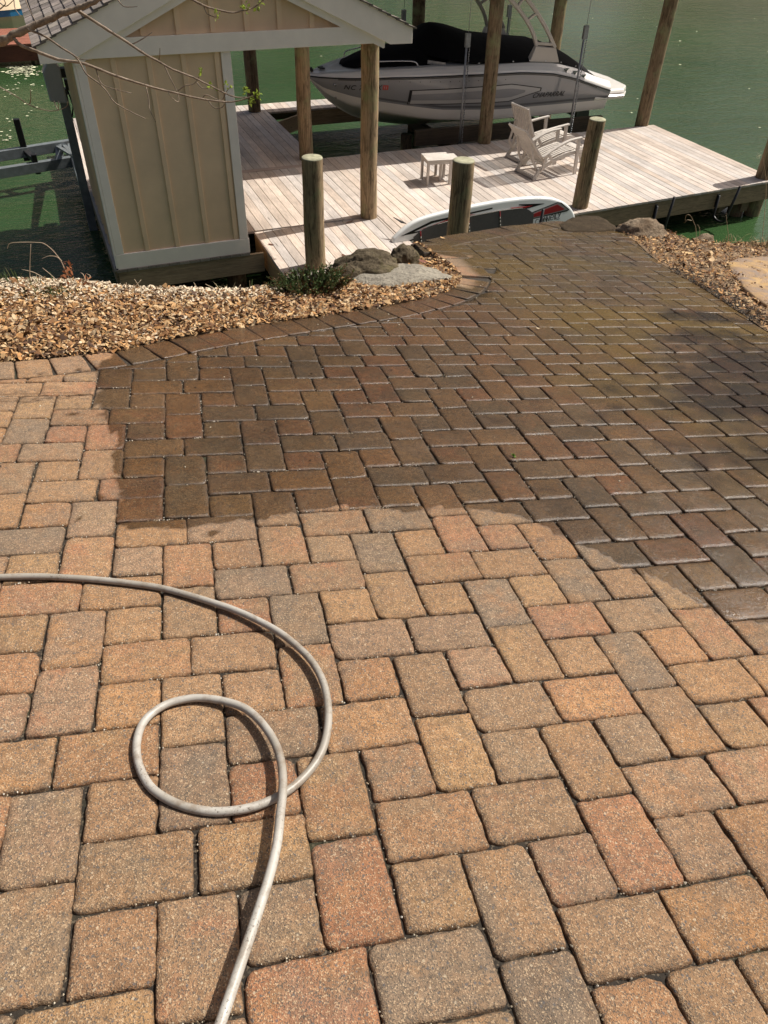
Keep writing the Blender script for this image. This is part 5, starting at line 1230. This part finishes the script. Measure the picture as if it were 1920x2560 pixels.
# ------------------------------------------------------------------ a big leaf or two, lying on deck, patio and bank
def leaf(P, L, az, col, nrmv, label):
    nrmv = nrm(nrmv); a = nrm(np.cross(nrmv, [math.cos(az), math.sin(az), 0.1])); b = np.cross(nrmv, a); d = MB()
    prof_ = [(-1, 0), (-.6, .28), (-.2, .42), (.25, .40), (.7, .22), (1, 0)]; top_, bot_, mid = [], [], []
    for t, w_ in prof_:
        cur = .18 * t * t * L
        mid.append(P + a * t * L + nrmv * (cur + .003)); top_.append(P + a * t * L + b * w_ * L + nrmv * (cur + .12 * L * w_ + .003)); bot_.append(P + a * t * L - b * w_ * L + nrmv * (cur + .15 * L * w_ + .003))
    V = mid + top_ + bot_; n = 6; fs = [(i, i + 1, n + i + 1, n + i) for i in range(5)] + [(i + 1, i, 2 * n + i, 2 * n + i + 1) for i in range(5)]
    d.add(V, fs, col=col, smooth=True); o = d.build('fallen_leaf', chipm); return tag(o, label, 'leaf', 'fallen leaves')
DZ = [0, 0, 1]
leaf(pat(1107, 596, .01), .034, .3, (.58, .36, .17), PN, 'curled orange leaf on the patio edge by the paddleboard bollard')
leaf(atZ(678, 612, PZ) , .05, .8, (.13, .06, .04), DZ, 'dark leaf on the landing just left of the bollard')
leaf(atZ(860, 640, PZ), .06, .2, (.15, .07, .045), DZ, 'dark leaf on the landing above the boulders')
leaf(atZ(935, 632, PZ), .075, 1.2, (.22, .10, .065), DZ, 'crumpled reddish leaf on the landing against the dark boulder')
leaf(atZ(874, 556, PZ), .07, 2.0, (.25, .17, .13), DZ, 'thin dry curl of leaf below the knotty post')
leaf(pat(1058, 655, -.0), .045, .5, (.20, .085, .06), DZ, 'wine red leaf at the foot of the patio corner')
leaf(pat(1716, 634, .02), .06, .9, (.58, .40, .20), DZ, 'large tan leaf on the right bank, the lower of two')
leaf(pat(1779, 651, .02), .055, 2.2, (.52, .36, .20), DZ, 'large tan leaf on the right bank nearer the flagstone')
leaf(pat(1345, 822, .006), .014, .4, (.62, .52, .36), PN, 'tiny pale leaf on the wet pavers')
d = MB()
c0 = pat(1282, 1140, .004)
for q in range(9):
    dd = nrm(RNG.normal(size=3) + PN * .8); sd = nrm(np.cross(dd, RNG.normal(size=3))); L = random.uniform(.010, .02); d.add([c0, c0 + dd * L * .5 + sd * L * .3, c0 + dd * L, c0 + dd * L * .5 - sd * L * .3], [(0, 1, 2, 3)])
tag(d.build('weed', leafm('sprout_green', (.14, .26, .04), .3)), 'tiny green sprout in a paver joint', 'weed')

# ------------------------------------------------------------------ the wooded far shore and the tree over the patio (above the picture, seen in the water and as shade)
def woods():
    V = MB(); lf = leafm('far_wood_leaf', (.05, .075, .022), .2)
    def crown(cx, cy, h, r, n):
        for k in range(n):
            a = RNG.normal(size=3); a = nrm(a) * random.random() ** .33; P = np.array([cx, cy, h * .58]) + a * [r, r, h * .42]
            s = random.uniform(.5, 1.1); e = nrm(RNG.normal(size=3)); f = nrm(np.cross(e, RNG.normal(size=3))); kk = random.uniform(.5, 1.5)
            V.add([P - e * s, P + f * s * .7, P + e * s, P - f * s * .7], [(0, 1, 2, 3)], col=(kk, kk * random.uniform(.9, 1.1), kk * .8))
    x = -70
    while x < 190:
        ang = x
        if not (48 < x < 60 or 72 < x < 80): crown(x, 70 + random.uniform(-4, 8), random.uniform(22, 34), random.uniform(5, 7.5), 330)
        x += random.uniform(4.0, 6.5)
    tag(V.build('far_wood', lf), kind='stuff')
    g = MB(); g.loft([[(-120, 62, -1), (240, 62, -1)], [(-120, 66, 1.2), (240, 66, 1.2)], [(-120, 110, 8), (240, 110, 8)]], closed=False, cap=(False, False)); tag(g.build('hills', soilm), kind='structure')
woods()
def shade_tree():
    base = np.array([11.2, 2.6, 1.4]); o = thing('shade_tree', 'leafy tree right of the patio that shades its wet right corner', 'tree', base)
    d = MB(); d.tube([base, base + [-.1, .1, 3], base + [-.6, .4, 6.0], base + [-1.0, .6, 8.5]], [.20, .17, .12, .04], 12, wob=.03); d.build('trunk', bark.m, o)
    f = MB(); tw = MB()
    for (px, py, rad, n) in [(1700, 790, .10, 130), (1760, 840, .16, 260), (1780, 795, .10, 110), (1880, 905, .22, 420), (1900, 1010, .26, 420), (1960, 960, .5, 1300), (1945, 1130, .25, 260)]:
        g = pat(px, py); H = 6.0; c = g + SUN * (H / SUN[2])
        tw.tube([base + [-.6, .4, 6.0], (base + [-.6, .4, 6.0] + c) / 2 + [0, 0, .3], c], [.05, .03, .012], 6)
        for k in range(n):
            P = c + RNG.normal(size=3) * [rad, rad * .5, rad * .4]; e = nrm(RNG.normal(size=3)); q = nrm(np.cross(e, RNG.normal(size=3))); L = random.uniform(.03, .055); kk = random.uniform(.6, 1.4)
            f.add([P - e * L, P + q * L * .5, P + e * L, P - q * L * .5], [(0, 1, 2, 3)], col=(kk, kk, kk))
    tw.build('branch', bark.m, o); f.build('crown', leafm('shade_tree_leaf', (.06, .10, .03), .3), o)
shade_tree()
